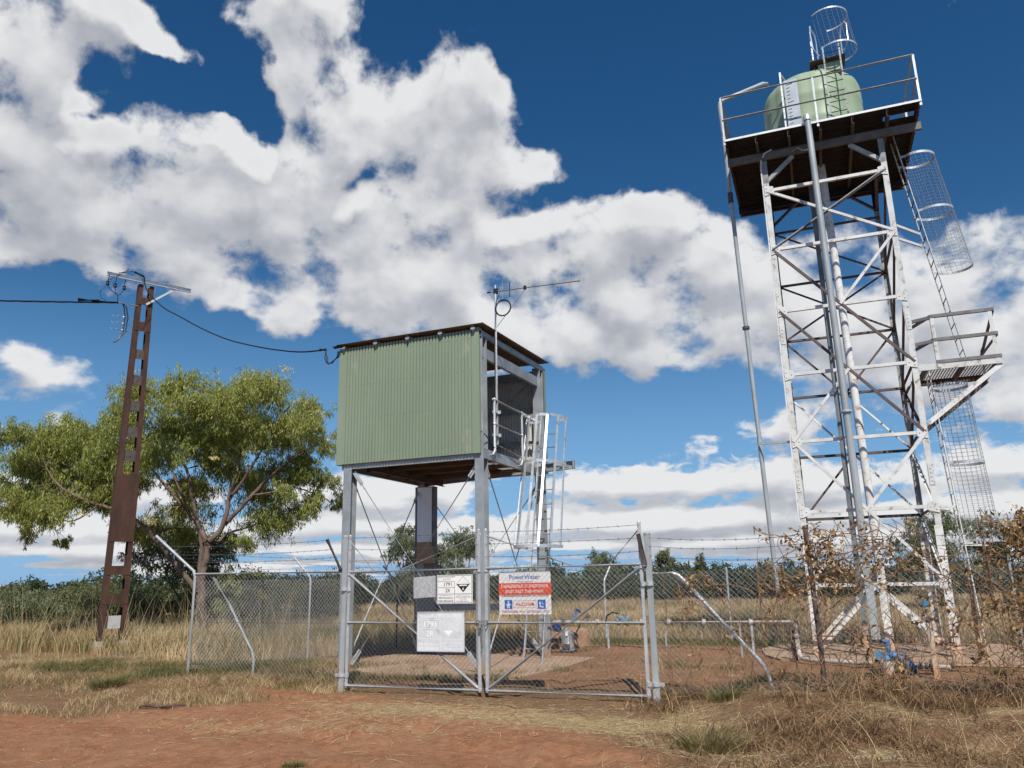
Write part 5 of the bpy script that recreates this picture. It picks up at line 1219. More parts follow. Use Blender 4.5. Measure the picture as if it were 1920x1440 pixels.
# pump
t = thing('water_pump', 'grey metal pump motor standing on the ground beside the white pipe', 'pump', SITE, (1.52, 5.9, 0))
pg = surf('grey_cast_motor', (0.30,0.32,0.335), (0.22,0.235,0.25), 0.5, 0.2, 9)
b = MB(); b.lathe((1.52, 5.9, 0.05), [(0.15, 0), (0.15, 0.03), (0.13, 0.05), (0.135, 0.14), (0.12, 0.16), (0.115, 0.36), (0.10, 0.42), (0.04, 0.44)], 14)
for k in range(14): a = k*math.pi/7; b.box((1.52+0.118*math.cos(a)-0.006, 5.9+0.118*math.sin(a)-0.006, 0.20), (1.52+0.118*math.cos(a)+0.006, 5.9+0.118*math.sin(a)+0.006, 0.42))
b.build('motor', pg, t, True)
b = MB(); b.box((1.46, 5.74, 0.10), (1.60, 5.80, 0.20)); b.build('terminal_box', dark_steel, t)
b = MB(); b.box((1.52, 5.765, 0.36), (1.57, 5.772, 0.45)); b.build('tag', sign_white, t)
pipe('outlet_pipe', [(1.50, 5.9, 0.47), (1.50, 5.92, 0.55)], 0.02, pv); b = MB(); b.box((1.36, 5.75, 0.0), (1.68, 6.05, 0.055)); b.build('base_plate', dark_steel, t)
pipe('power_cable', [(1.60, 5.86, 0.40), (1.74, 5.8, 0.30), (1.80, 5.76, 0.14), (1.70, 5.7, 0.06), (1.4, 5.65, 0.055), (1.1, 5.6, 0.055), (0.8, 5.62, 0.06)], 0.012, black_rub)
pipe('power_cable', [(1.40, 5.84, 0.16), (1.2, 5.75, 0.08), (0.9, 5.7, 0.06)], 0.012, black_rub)
t = thing('earth_mound', 'low flat topped block of red earth and concrete behind the grey pump', 'mound', SITE, (1.15, 6.9, 0))
b = MB(); rr = random.Random(5); prof = []; n_ = 22
for i, (r, h) in enumerate(((0.62, -0.1), (0.60, 0.05), (0.56, 0.25), (0.54, 0.40), (0.50, 0.44), (0.25, 0.45))):
    for k in range(n_):
        a = 2*math.pi*k/n_; q = r*(1+0.05*math.sin(3*a+i)+rr.uniform(-0.03, 0.03)); b.v.append((1.10+q*math.cos(a)*1.0, 6.95+q*0.8*math.sin(a), h+rr.uniform(-0.01, 0.01)))
for i in range(5):
    for k in range(n_): b.f.append((i*n_+k, i*n_+(k+1) % n_, (i+1)*n_+(k+1) % n_, (i+1)*n_+k))
b.f.append(tuple(range(5*n_, 6*n_))); b.build('earth', surf('pale_earth', (0.40,0.25,0.16), (0.28,0.16,0.10), 0.95, 0.0, 3, bump=0.5, bscale=18, stain=(0.14,0.08,0.05), stain_amt=0.4, stain_scale=4, spec=0.05), t, True)
# little marker posts
for i, (u, v, h, m_, lab) in enumerate(((3.30, 7.2, 0.36, galv, 'short thin steel post standing alone in green weeds by the rear fence'), (0.15, 8.0, 1.05, galv_dull, 'thin upright steel rod near the rear fence behind the danger sign'), (5.05, 5.6, 0.62, galv_dull, 'grey slotted steel peg beside the left edge of the tank stand pad'))):
    t = thing('marker_post', lab, 'post', SITE, (u, v, 0)); pipe('rod', [(u, v, -0.05), (u, v, h)], 0.017, m_); b = MB(); b.lathe((u, v, h-0.01), [(0.022, 0), (0.022, 0.025)], 8); b.build('cap', galv_bright, t, True)
# pipework round the tank stand
t = thing('standpipe', 'rust streaked standpipe with a brass tap at the left front leg of the tank stand', 'standpipe', SITE, (6.1, 4.7, 0))
pipe('post', [(6.04, 4.78, 0), (6.02, 4.78, 0.66)], 0.045, dark_steel, n=10)
pipe('pipe', [(6.10, 4.66, 0.50), (6.12, 4.62, 0.18), (6.16, 4.55, 0.11), (6.30, 4.45, 0.095), (6.6, 4.35, 0.09), (7.3, 4.1, 0.09), (8.3, 3.75, 0.09)], 0.036, pv, n=10)
b = MB(); b.lathe((6.10, 4.66, 0.44), [(0.05, 0), (0.05, 0.03), (0.028, 0.05), (0.028, 0.12), (0.04, 0.14), (0.04, 0.2), (0.015, 0.24)], 10); b.tube([(6.10, 4.66, 0.60), (6.20, 4.6, 0.62), (6.22, 4.58, 0.56)], 0.018, 8); b.build('tap', surf('dull_brass', (0.45,0.40,0.36), (0.36,0.30,0.26), 0.4, 0.5), t, True)
t = thing('pipe_elbow', 'blue cast iron pipe bend and flanges on the ground before the tank stand', 'pipe fitting', SITE, (7.65, 3.3, 0))
b = MB(); b.tube([(7.44, 3.3, 0.28), (7.52, 3.3, 0.285), (7.60, 3.3, 0.275), (7.67, 3.3, 0.24), (7.72, 3.3, 0.18), (7.735, 3.3, 0.12), (7.74, 3.3, 0.06)], [0.062, 0.062, 0.066, 0.068, 0.070, 0.070, 0.072], 16); b.build('bend', blue_paint, t, True)
b = MB(); b.lathe((7.74, 3.3, 0.05), [(0.105, 0), (0.105, 0.025), (0.085, 0.03), (0.085, 0.05), (0.105, 0.055), (0.105, 0.08)], 16); b.lathe((7.42, 3.3, 0.28), [(0.09, 0), (0.09, 0.025), (0.07, 0.03), (0.07, 0.05), (0.09, 0.055), (0.09, 0.08)], 16, (1, 0, 0)); b.build('flange', surf('dark_blue_flange', (0.04,0.09,0.17), (0.03,0.07,0.12), 0.5), t, True)
pipe('riser', [(7.49, 3.32, 0.30), (7.47, 3.33, 0.40), (7.45, 3.34, 0.50)], 0.042, blue_paint, n=12); b = MB(); b.lathe((7.45, 3.34, 0.48), [(0.06, 0), (0.06, 0.02), (0.02, 0.04)], 12); b.build('top_flange', blue_paint, t, True)
pipe('branch_pipe', [(7.80, 3.32, 0.15), (8.02, 3.33, 0.15)], 0.032, pv); b = MB(); b.lathe((7.86, 3.32, 0.15), [(0.05, 0), (0.05, 0.04)], 10, (1, 0, 0)); b.lathe((7.93, 3.32, 0.15), [(0.05, 0), (0.05, 0.04)], 10, (1, 0, 0)); b.lathe((8.0, 3.32, 0.15), [(0.085, 0), (0.095, 0.02), (0.095, 0.07), (0.06, 0.09)], 12, (1, 0, 0)); b.build('coupling', dark_steel, t, True)
t = thing('valve_box', 'blue valve box on a short concrete post beside the blue pipe bend', 'valve', SITE, (7.38, 3.1, 0))
b = MB(); b.lathe((7.42, 3.0, -0.08), [(0.085, 0), (0.075, 0.28), (0.06, 0.31)], 14); b.build('concrete_post', conc_grey, t, True)
b = MB(); b.box((7.28, 3.05, 0.26), (7.40, 3.17, 0.36)); b.ellip((7.42, 3.08, 0.26), 0.05, 0.05, 0.05); b.build('box', blue_paint, t)
b = MB(); b.tube([(7.24, 3.1, 0.0), (7.25, 3.12, 0.12), (7.30, 3.12, 0.24)], 0.04, 8); b.ellip((7.27, 3.08, 0.12), 0.06, 0.05, 0.08); b.build('valve_body', dark_steel, t, True)
t = thing('valve_post', 'slim dusty post topped with a bright blue cap and a side valve', 'valve post', SITE, (8.02, 2.74, 0))
wp_ = surf('dusty_white_post', (0.62,0.52,0.44), (0.52,0.42,0.34), 0.7, 0.0, 6, low=(0.48,0.28,0.17), low_h=0.7)
pipe('post', [(8.03, 2.74, -0.1), (8.02, 2.74, 0.70), (8.0, 2.74, 0.78)], 0.038, wp_, n=10); pipe('stem', [(8.0, 2.74, 0.78), (8.0, 2.74, 0.98)], 0.022, pv)
b = MB(); b.lathe((8.0, 2.74, 0.98), [(0.045, 0), (0.048, 0.02), (0.045, 0.10), (0.02, 0.115)], 12); b.build('blue_cap', surf('sky_blue_plastic', (0.05,0.26,0.46), (0.04,0.22,0.40), 0.4), t, True)
b = MB(); b.lathe((7.99, 2.73, 0.84), [(0.04, 0), (0.04, 0.05), (0.025, 0.06), (0.025, 0.10), (0.042, 0.11), (0.042, 0.15)], 10, (1, 0, 0)); b.lathe((7.93, 2.73, 0.90), [(0.02, 0), (0.02, 0.05)], 8, (1, 0, 0)); b.build('side_valve', dark_steel, t, True)
t = thing('rusty_post', 'thin rusty post standing behind the right front leg of the tank stand', 'post', SITE, (9.0, 5.9, 0)); pipe('post', [(9.0, 5.9, 0), (9.0, 5.9, 1.35)], 0.035, rust); b = MB(); b.box((8.95, 5.85, 0.05), (9.05, 5.95, 0.07)); b.build('foot', rust, t)
t = thing('loose_pipe', 'long dusty pipe lying on the pad below the right side of the tank stand', 'pipe', SITE, (9.0, 4.4, 0)); pipe('pipe', [(8.35, 3.85, 0.11), (9.3, 3.9, 0.10), (10.3, 4.2, 0.09)], 0.035, wp_); b = MB(); b.lathe((8.33, 3.85, 0.11), [(0.046, 0), (0.046, 0.05)], 10, (1, 0, 0)); b.build('collar', dark_steel, t, True)

# ================================================================ vegetation
def unit(v): return v/np.maximum(np.linalg.norm(v, axis=-1, keepdims=True), 1e-9)
def leaves(centres, dirs, length, width, r):
    """pointed leaf quads: centre, direction, length, width arrays"""
    n = len(centres); d = unit(dirs); side = unit(np.cross(d, r.normal(size=(n, 3))))
    L_ = np.broadcast_to(length, (n,))[:, None]; W = np.broadcast_to(width, (n,))[:, None]
    a = centres; b = centres+d*L_*0.45+side*W/2; c = centres+d*L_; e = centres+d*L_*0.45-side*W/2
    return np.stack([a, b, c, e], 1)
gum_leaf = leafmat('gum_leaf', [(0.0, (0.085,0.115,0.032)), (0.25, (0.165,0.20,0.048)), (0.6, (0.31,0.325,0.080)), (0.88, (0.43,0.41,0.125)), (1.0, (0.50,0.43,0.18))], 0.34, 0.45, 0.45)
grey_leaf = leafmat('grey_green_leaf', [(0.0, (0.065,0.090,0.045)), (0.5, (0.125,0.150,0.075)), (1.0, (0.22,0.23,0.13))], 0.25, 0.5, 0.4)
scrub_leaf = leafmat('scrub_leaf', [(0.0, (0.05,0.07,0.028)), (0.4, (0.095,0.118,0.046)), (0.8, (0.17,0.175,0.075)), (1.0, (0.30,0.25,0.12))], 0.22, 0.55, 0.3)
dark_leaf = leafmat('dark_bush_leaf', [(0.0, (0.028,0.044,0.020)), (0.45, (0.050,0.072,0.030)), (0.85, (0.088,0.110,0.045)), (1.0, (0.15,0.155,0.065))], 0.2, 0.55, 0.3)
flower_mat = leafmat('cream_blossom', [(0.0, (0.50,0.42,0.16)), (1.0, (0.68,0.60,0.30))], 0.2)
bark = surf('gum_bark', (0.20,0.145,0.115), (0.125,0.09,0.072), 0.85, 0.0, 3.5, bump=0.5, bscale=25, stain=(0.32,0.25,0.20), stain_amt=0.4, stain_scale=5, spec=0.15, stretch=0.4)
bark_dark = surf('dark_bark', (0.14,0.10,0.08), (0.09,0.065,0.05), 0.9, 0.0, 5, bump=0.4, spec=0.1)

def curve_pts(p0, p1, bow, n=7, r=None):
    p0 = np.array(p0, float); p1 = np.array(p1, float); out = []
    side = np.array([r.uniform(-1, 1), r.uniform(-1, 1), r.uniform(-0.3, 0.8)])*bow
    for s in np.linspace(0, 1, n):
        out.append(p0+(p1-p0)*s+side*math.sin(math.pi*s)+ (r.normal(size=3)*bow*0.12 if 0 < s < 1 else 0))
    return out

def canopy_tree(name, label, base, limbs, clumps, leafm, barkm, nleaf, seed, droop=0.9, llen=(0.10, 0.20), lwid=(0.014, 0.026), sprays=16, group=None, cat='tree', flowers=None, spread=1.0):
    """limbs: list of (points, radius start, radius end); clumps: (x, y, z, r)"""
    r = np.random.default_rng(seed); t = thing(name, label, cat, WORLD, base, group)
    wood = MB(); nodes = []
    for pts, r0, r1 in limbs:
        P_ = [np.array(p, float) for p in pts]; sm = []
        for i in range(len(P_)-1):
            q0, q1, q2, q3 = P_[max(i-1, 0)], P_[i], P_[i+1], P_[min(i+2, len(P_)-1)]
            for s in np.linspace(0, 1, 5, endpoint=False): sm.append(0.5*((2*q1)+(-q0+q2)*s+(2*q0-5*q1+4*q2-q3)*s*s+(-q0+3*q1-3*q2+q3)*s**3))
        sm.append(P_[-1]); m_ = len(sm); r0 *= 0.80; r1 *= 0.8; rad = [r0+(r1-r0)*(i/(m_-1))**0.85 for i in range(m_)]
        sm = [p+r.normal(size=3)*rad[i]*0.22 for i, p in enumerate(sm)]
        wood.tube(sm, rad, 9 if r0 > 0.08 else 6)
        nodes += [(p, rad[i]) for i, p in enumerate(sm) if i > m_*0.35 or r0 < 0.08]
    twigs = MB(); C = []; Dr = []; Ln = []; Wd = []; Tn = []
    tot = sum(c[3]**2 for c in clumps)
    for (cx, cy, cz, cr_) in clumps:
        c = np.array([cx, cy, cz]); best = min(nodes, key=lambda q: np.linalg.norm(q[0]-c)+max(0, q[0][2]-c[2])*1.2)
        pts = curve_pts(best[0], c, 0.12*np.linalg.norm(best[0]-c)+0.03, 7, r); rb = min(best[1]*0.7, 0.018+0.018*np.linalg.norm(best[0]-c))
        wood.tube(pts, [rb*(1-0.6*i/6) for i in range(7)], 6)
        bright = r.uniform(-0.13, 0.13); k = max(4, int(sprays*(cr_/0.8)**1.6)); nl = int(nleaf*cr_**2/tot/k)
        for j in range(k):
            d = r.normal(size=3); d[2] = d[2]*0.8+0.25; d = d/np.linalg.norm(d)
            rad = cr_*(r.uniform(0.35, 1.05))*spread; sc = c+d*np.array([1.0, 1.0, 0.72])*rad
            tp = curve_pts(c if r.random() < 0.6 else pts[4], sc, 0.10*rad, 5, r); twigs.tube(tp, [0.012, 0.010, 0.007, 0.005, 0.003], 4)
            # leaves hang along short drooping shoots
            ns = 6
            for s_ in range(ns):
                m = max(2, nl//ns); o = sc+r.normal(size=3)*cr_*0.20
                sd = r.normal(size=3)*0.7; sd[2] = -droop; sd = sd/np.linalg.norm(sd)
                ll = r.uniform(0.15, 0.42)*cr_/0.8
                tt_ = r.random(m)[:, None]; cc = o+sd*ll*tt_+r.normal(size=(m, 3))*0.055*cr_/0.8
                ld = r.normal(size=(m, 3))*0.55; ld[:, 2] -= droop; ld += sd*0.4
                C.append(cc); Dr.append(ld); Ln.append(r.uniform(*llen, m)); Wd.append(r.uniform(*lwid, m)); Tn.append(np.clip(r.normal(0.5+bright+0.10*d[2], 0.17, m), 0, 1))
    wood.n; base_n = wood.n; wood.v += twigs.v; wood.f += [tuple(i+base_n for i in f) for f in twigs.f]; wood.build('trunk', barkm, t, True)
    Q = leaves(np.concatenate(C), np.concatenate(Dr), np.concatenate(Ln), np.concatenate(Wd), r)
    quads('crown', Q, leafm, t, np.concatenate(Tn))
    if flowers:
        FC = []
        for (x, y, z, s_) in flowers:
            n = 70; FC.append(np.array([x, y, z])+r.normal(size=(n, 3))*s_*np.array([1.3, 1, 0.6]))
        fc = np.concatenate(FC); quads('blossom', leaves(fc, r.normal(size=(len(fc), 3)), 0.06, 0.04, r), flower_mat, t, r.random(len(fc)))
    return t

# ---- the big gum
TY_ = 24.0
blobs = [(-14.6,6.4,.9),(-15.2,5.3,.8),(-14.1,5.1,.9),(-14.6,4.1,.72),(-13.4,6.2,.8),(-13.4,4.8,.8),(-12.6,5.4,.7),(-13.6,3.7,.62),(-12.5,3.5,.55),(-12.3,7.35,.7),(-11.2,7.3,.85),(-12.7,6.8,.6),(-10.6,6.5,.9),(-11.7,6.2,.8),(-9.5,7.5,.9),(-8.4,7.7,.85),(-8.8,6.8,.9),(-7.5,7.3,.85),(-6.85,7.2,.72),(-6.4,6.4,.72),(-7.4,6.2,.85),(-6.1,5.9,.6),(-9.4,5.8,.85),(-10.4,5.3,.85),(-11.3,5.0,.7),(-8.3,5.9,.6),(-6.9,5.5,.5),(-6.3,5.0,.5),(-10.3,7.7,.7),(-11.6,4.3,.5),(-5.95,4.7,.42),(-5.95,3.7,.34),(-6.2,4.1,.36),(-15.5,4.6,.6),(-14.9,3.2,.35),(-7.0,4.3,.45),(-9.9,6.9,.7),(-15.0,6.0,.7),(-13.9,5.9,.7)]
rr = np.random.default_rng(21); clumps = []
for (x, z, r_) in blobs: clumps.append((x, TY_+rr.uniform(-1.6, 1.6), z, r_)); 
for (x, z, r_) in blobs[::2]: clumps.append((x+rr.uniform(-0.4, 0.4), TY_+rr.uniform(0.6, 2.4), z-rr.uniform(0.1, 0.5), r_*0.85))
for (x, y_, z, r_) in ((-7.9, 25.3, 3.5, .85), (-8.3, 25.6, 4.4, .8), (-9.0, 25.6, 5.0, .8), (-7.1, 25.2, 3.7, .6), (-10.4, 25.4, 4.6, .8), (-11.0, 25.2, 3.9, .7), (-10.6, 25.0, 3.2, .55), (-11.8, 24.8, 3.2, .5), (-8.6, 24.9, 2.9, .45), (-12.2, 24.6, 4.7, .6), (-9.6, 25.9, 6.2, .9), (-14.9, 24.2, 4.5, .75), (-13.8, 24.4, 4.3, .7), (-12.9, 24.2, 4.2, .6), (-14.1, 23.6, 3.7, .6), (-15.5, 24.5, 5.5, .7), (-15.3, 24.0, 3.9, .5), (-12.2, 24.9, 5.9, .7), (-12.9, 25.0, 5.3, .8), (-14.9, 25.0, 5.9, .8), (-6.7, 24.8, 4.9, .6), (-6.3, 24.5, 4.2, .45), (-7.6, 25.0, 5.0, .7)): clumps.append((x, y_, z, r_))
B0 = (-9.45, 24.3, 0.0)
F1 = (-9.5, 24.3, 1.6); F2 = (-9.38, 24.2, 2.75)
limbs = [([(-9.42, 24.3, -0.1), (-9.42, 24.3, 0.9), F1, (-9.40, 24.25, 2.3), F2], 0.175, 0.12),
 ([(-9.55, 24.35, 0.9), (-9.62, 24.4, 1.9), (-9.60, 24.3, 2.9), (-9.9, 24.2, 3.9), (-10.1, 24.1, 4.9), (-10.5, 24.0, 5.6)], 0.13, 0.04),
 ([F2, (-8.95, 24.2, 3.3), (-8.75, 24.1, 4.2), (-8.55, 24.0, 5.1), (-8.3, 23.9, 6.2), (-7.9, 23.9, 7.1)], 0.12, 0.03),
 ([(-8.9, 24.2, 3.35), (-8.3, 24.2, 4.0), (-7.7, 24.3, 4.7), (-7.0, 24.2, 5.25), (-6.3, 24.1, 5.65)], 0.10, 0.025),
 ([(-8.75, 24.1, 4.1), (-8.0, 23.8, 5.1), (-7.3, 23.6, 6.3), (-6.9, 23.6, 6.9)], 0.07, 0.02),
 ([(-8.4, 24.0, 5.6), (-8.9, 23.9, 6.4), (-9.2, 23.8, 7.1)], 0.05, 0.02),
 ([F2, (-9.9, 24.4, 3.5), (-10.7, 24.6, 4.3), (-11.5, 24.6, 5.2), (-12.1, 24.4, 6.3)], 0.11, 0.03),
 ([(-10.0, 24.3, 3.6), (-10.6, 24.1, 5.0), (-11.0, 24.0, 6.4)], 0.06, 0.02),
 ([(-9.6, 24.3, 1.3), (-10.2, 24.1, 2.1), (-10.9, 23.9, 2.95), (-11.7, 23.8, 3.7), (-12.7, 23.8, 4.0), (-13.8, 23.8, 4.5), (-14.4, 23.8, 5.2)], 0.115, 0.025),
 ([(-11.8, 23.8, 3.75), (-12.5, 24.0, 4.7), (-13.0, 24.1, 5.7)], 0.07, 0.02),
 ([(-12.6, 23.8, 4.0), (-13.2, 23.6, 3.5), (-13.9, 23.6, 3.6)], 0.045, 0.018),
 ([(-8.1, 24.2, 4.2), (-7.2, 24.3, 4.35), (-6.5, 24.3, 4.6), (-5.9, 24.3, 4.7)], 0.05, 0.018)]
canopy_tree('gum_tree', 'big spreading gum tree with drooping yellow green leaves behind the rusty pole', B0, limbs, clumps, gum_leaf, bark, 215000, 5, droop=1.0, llen=(0.09, 0.17), lwid=(0.018, 0.032), sprays=24, spread=0.92, flowers=[(-8.4, 23.2, 6.4, .10), (-8.2, 23.2, 6.25, .07), (-10.7, 23.0, 3.5, .09), (-10.6, 23.0, 3.35, .08), (-12.7, 23.0, 3.65, .08), (-7.0, 23.3, 8.0, .08), (-6.0, 23.4, 6.6, .07), (-14.2, 23.4, 6.7, .06), (-8.9, 23.0, 5.2, .05)])

def auto_tree(name, label, x, y, h, w, leafm, seed, nleaf, group=None, cat='tree', lo=0.3, barkm=bark_dark, droop=0.7, lscale=1.0, ncl=14, zb=0.0, lean=0.0):
    r = np.random.default_rng(seed); g = G(x, y)-0.05+zb
    cl = []
    for i in range(ncl):
        a = r.uniform(0, 2*math.pi); s = math.sqrt(r.random()); q = r.uniform(lo, 0.95)
        prof = math.sin(math.pi*min(1, (q-lo)/(1-lo)*0.85+0.12))**0.6
        cl.append((x+lean*q+w/2*s*prof*math.cos(a)*0.85, y+w/2*s*prof*math.sin(a)*0.85, g+h*q*0.95, r.uniform(0.16, 0.26)*max(w, h*0.5)))
    fk = g+h*lo*0.7
    limbs = [([(x, y, g), (x+r.uniform(-.03, .03)*h, y, g+h*lo*0.35), (x+lean*0.3, y, fk)], 0.022*h+0.02, 0.016*h)]
    for i in range(4):
        a = i*1.6+r.uniform(0, 1); q = r.uniform(0.55, 0.85)
        limbs.append(([(x+lean*0.3, y, fk), (x+0.2*w*math.cos(a), y+0.2*w*math.sin(a), g+h*(lo+q)*0.45), (x+lean*q+0.32*w*math.cos(a), y+0.32*w*math.sin(a), g+h*q)], 0.012*h, 0.004*h))
    return canopy_tree(name, label, (x, y, g), limbs, cl, leafm, barkm, nleaf, seed+1, droop=droop, llen=(0.10*lscale, 0.2*lscale), lwid=(0.022*lscale, 0.04*lscale), sprays=9, group=group, cat=cat)
auto_tree('tree', 'grey green small tree standing behind the big gum tree trunk', -11.6, 28.5, 4.3, 4.0, grey_leaf, 31, 14000, lo=0.22, lscale=1.1, ncl=16)
auto_tree('tree', 'grey green open tree behind the raised shed legs', -5.6, 44.0, 4.9, 3.6, grey_leaf, 33, 9000, lo=0.2, lscale=1.5)
auto_tree('tree', 'loose olive tree seen between the shed legs right of the zinc duct', -2.9, 45.0, 4.7, 3.8, grey_leaf, 37, 9500, lo=0.2, lscale=1.5, ncl=17)
auto_tree('tree', 'thin pale green sapling above the bushes just right of the gate post', 11.1, 60.0, 4.0, 1.5, grey_leaf, 41, 2600, lo=0.35, lscale=1.9, ncl=8)
auto_tree('tree', 'round small tree on the skyline above the bent fence brace', 14.1, 60.0, 3.0, 2.4, dark_leaf, 43, 2600, lo=0.3, lscale=1.9, ncl=9)
auto_tree('tree', 'pale green tree on the skyline above the danger sign gate leaf', 6.6, 58.0, 3.4, 3.2, grey_leaf, 47, 3600, lo=0.3, lscale=1.9, ncl=10)
auto_tree('tree', 'dark tree on the skyline left of the tank stand', 21.0, 58.0, 3.3, 3.2, dark_leaf, 53, 3200, lo=0.25, lscale=1.9, ncl=10)
auto_tree('tree', 'green tree seen through the right legs of the tank stand', 16.0, 30.5, 4.1, 3.0, grey_leaf, 59, 12000, lo=0.22, lscale=1.15, ncl=18)
auto_tree('tree', 'small green tree beside the mesh ladder cage at the far right', 20.5, 34.0, 3.9, 2.6, grey_leaf, 61, 7500, lo=0.25, lscale=1.2, ncl=13)
auto_tree('tree', 'low dark tree at the right edge behind the dead creeper', 20.2, 29.5, 3.2, 3.6, dark_leaf, 63, 6500, lo=0.15, lscale=1.2, ncl=13)
auto_tree('shrub', 'dark broad leaved shrub at the right foot of the big gum tree', -7.9, 24.0, 2.15, 1.6, dark_leaf, 67, 3600, cat='shrub', lo=0.3, lscale=1.1, ncl=9)
auto_tree('shrub', 'leafy dark shrub between the gum trunk and the fence', -8.6, 25.5, 2.5, 2.0, gum_leaf, 68, 4500, cat='shrub', lo=0.25, lscale=1.1, ncl=9)
lab = ['dark rounded bush at the far left edge', 'olive yellow bush between the left edge and the rusty pole', 'dark bush just left of the rusty pole', 'bright green bush seen through the rusty pole', 'low green bush between the rusty pole and the gum trunk', 'wide dark bush behind the left fence corner']
for i, (x, y, h, w, m_) in enumerate(((-23.5, 34.5, 1.7, 4.4, scrub_leaf), (-18.3, 30.0, 1.45, 3.4, grey_leaf), (-18.4, 35.5, 1.75, 3.8, scrub_leaf), (-14.0, 29.2, 1.45, 3.2, grey_leaf), (-10.4, 29.5, 1.45, 3.4, scrub_leaf), (-8.0, 32.0, 1.65, 4.2, dark_leaf))):
    auto_tree('bush', lab[i], x, y, h, w, m_, 71+i, 9000, cat='bush', lo=0.08, lscale=1.0, ncl=16, group='bushes left of the yard')

# ---- the thicket behind the paddock and the woodland on the horizon
def belt(name, label, x0, x1, yf, depth, hf, nb, nl, ls, mat, seed):
    r = np.random.default_rng(seed); C = []; T_ = []; D_ = []
    per = nl//nb
    for i in range(nb):
        x = x0+(x1-x0)*r.random(); y = yf(x)+depth*r.random(); h = hf(x)*r.uniform(0.72, 1.12); w = h*r.uniform(0.6, 1.0)
        p = unit(r.normal(size=(per, 3)))*(r.random((per, 1))**0.4); p[:, 0] *= w*0.62; p[:, 1] *= w*0.5; p[:, 2] = h*(0.5+0.5*p[:, 2])
        top = p[:, 2]/h; lump = 0.12*h*np.sin(p[:, 0]*4.1/w+i)*np.sin(p[:, 1]*3.7/w+2*i)
        p[:, 2] += lump; C.append(p+np.array([x, y, G(x, y)])); b_ = r.uniform(-0.16, 0.2)
        T_.append(np.clip(r.normal(0.42+b_, 0.16, per), 0, 1))
    c = np.concatenate(C); d = r.normal(size=c.shape); d[:, 2] -= 0.4
    o = quads(name, leaves(c, d, r.uniform(ls*0.6, ls*1.3, len(c)), ls*0.45, r), mat, None, np.concatenate(T_))
    solo(o, label, None, kind='stuff'); return o
belt('thicket', 'dense dark green scrub along the back of the dry paddock', -18, 36, lambda x: 45+0.10*x, 10, lambda x: 1.80+0.15*math.sin(x*0.5)+0.18*math.sin(x*1.7), 210, 190000, 0.19, dark_leaf, 81)
belt('scrub', 'rough mixed scrub beyond the long grass on the left', -56, -14, lambda x: 46-0.1*x, 16, lambda x: 1.62+0.4*math.sin(x*0.9), 130, 110000, 0.21, scrub_leaf, 82)
belt('woodland', 'low dark line of woodland on the horizon', -260, 260, lambda x: 130.0, 60, lambda x: 3.6+0.9*math.sin(x*0.07)+0.8*math.sin(x*0.31), 520, 130000, 0.75, dark_leaf, 83)

# ---------------------------------------------------------------- grass
straw_mat = leafmat('dry_grass', [(0.0, (0.20,0.115,0.060)), (0.3, (0.33,0.235,0.115)), (0.6, (0.48,0.37,0.19)), (0.85, (0.62,0.52,0.31)), (1.0, (0.72,0.64,0.42))], 0.25, 0.7, 0.2, (1.2, 1.05, 0.8))
grass_mat = leafmat('mixed_grass', [(0.0, (0.060,0.085,0.024)), (0.30, (0.135,0.145,0.048)), (0.5, (0.23,0.19,0.085)), (0.72, (0.37,0.265,0.14)), (1.0, (0.60,0.46,0.27))], 0.25, 0.6, 0.25, (1.25, 1.15, 0.75))
brown_mat = leafmat('dead_stems', [(0.0, (0.080,0.045,0.026)), (0.4, (0.185,0.11,0.06)), (0.7, (0.34,0.225,0.115)), (1.0, (0.55,0.41,0.22))], 0.12, 0.7, 0.2, (1.2, 1.0, 0.8))
def blades(name, x, y, h, w, lean, tint, mat, seed, parent=None, seg=3, zoff=0.0, label=None, kind='stuff', cat=None, bend=1.0, z0=None):
    """tapering bent blades of grass"""
    r = np.random.default_rng(seed); n = len(x); h = np.broadcast_to(h, (n,)); w = np.broadcast_to(w, (n,))
    z = hgt(x, y)+zoff if z0 is None else z0
    az_ = r.uniform(0, 2*math.pi, n); ld = np.stack([np.cos(az_), np.sin(az_), np.zeros(n)], 1)*(np.broadcast_to(lean, (n,))*r.uniform(0.3, 1.3, n))[:, None]
    sa = r.uniform(0, 2*math.pi, n); sd = np.stack([np.cos(sa), np.sin(sa), np.zeros(n)], 1)
    base = np.stack([x, y, z], 1); Q = []
    prev = None
    for i in range(seg+1):
        s = i/seg; up_ = np.zeros((n, 3)); up_[:, 2] = h*(s-0.35*bend*np.minimum(1.2, lean)*s*s)
        c = base+up_+ld*(h*s**1.7)[:, None]; ww = (w*(1-s*0.85))[:, None]/2
        cur = (c-sd*ww, c+sd*ww)
        if prev is not None: Q.append(np.stack([prev[0], prev[1], cur[1], cur[0]], 1))
        prev = cur
    Q = np.stack(Q, 1).reshape(-1, 4, 3)
    o = quads(name, Q, mat, parent, np.repeat(np.clip(tint, 0, 1), seg))
    if parent is None: solo(o, label, cat, kind=kind)
    return o
def scatter(n, x0, x1, y0, y1, r, dens=None):
    x = r.uniform(x0, x1, n); y = r.uniform(y0, y1, n)
    if dens is not None:
        k = r.random(n) < dens(x, y); x = x[k]; y = y[k]
    return x, y
def inview(x, y, m=0.09): return (np.abs(x)/np.maximum(y, 0.1) < 0.70+m) & (y > 4.5)
r = np.random.default_rng(91)
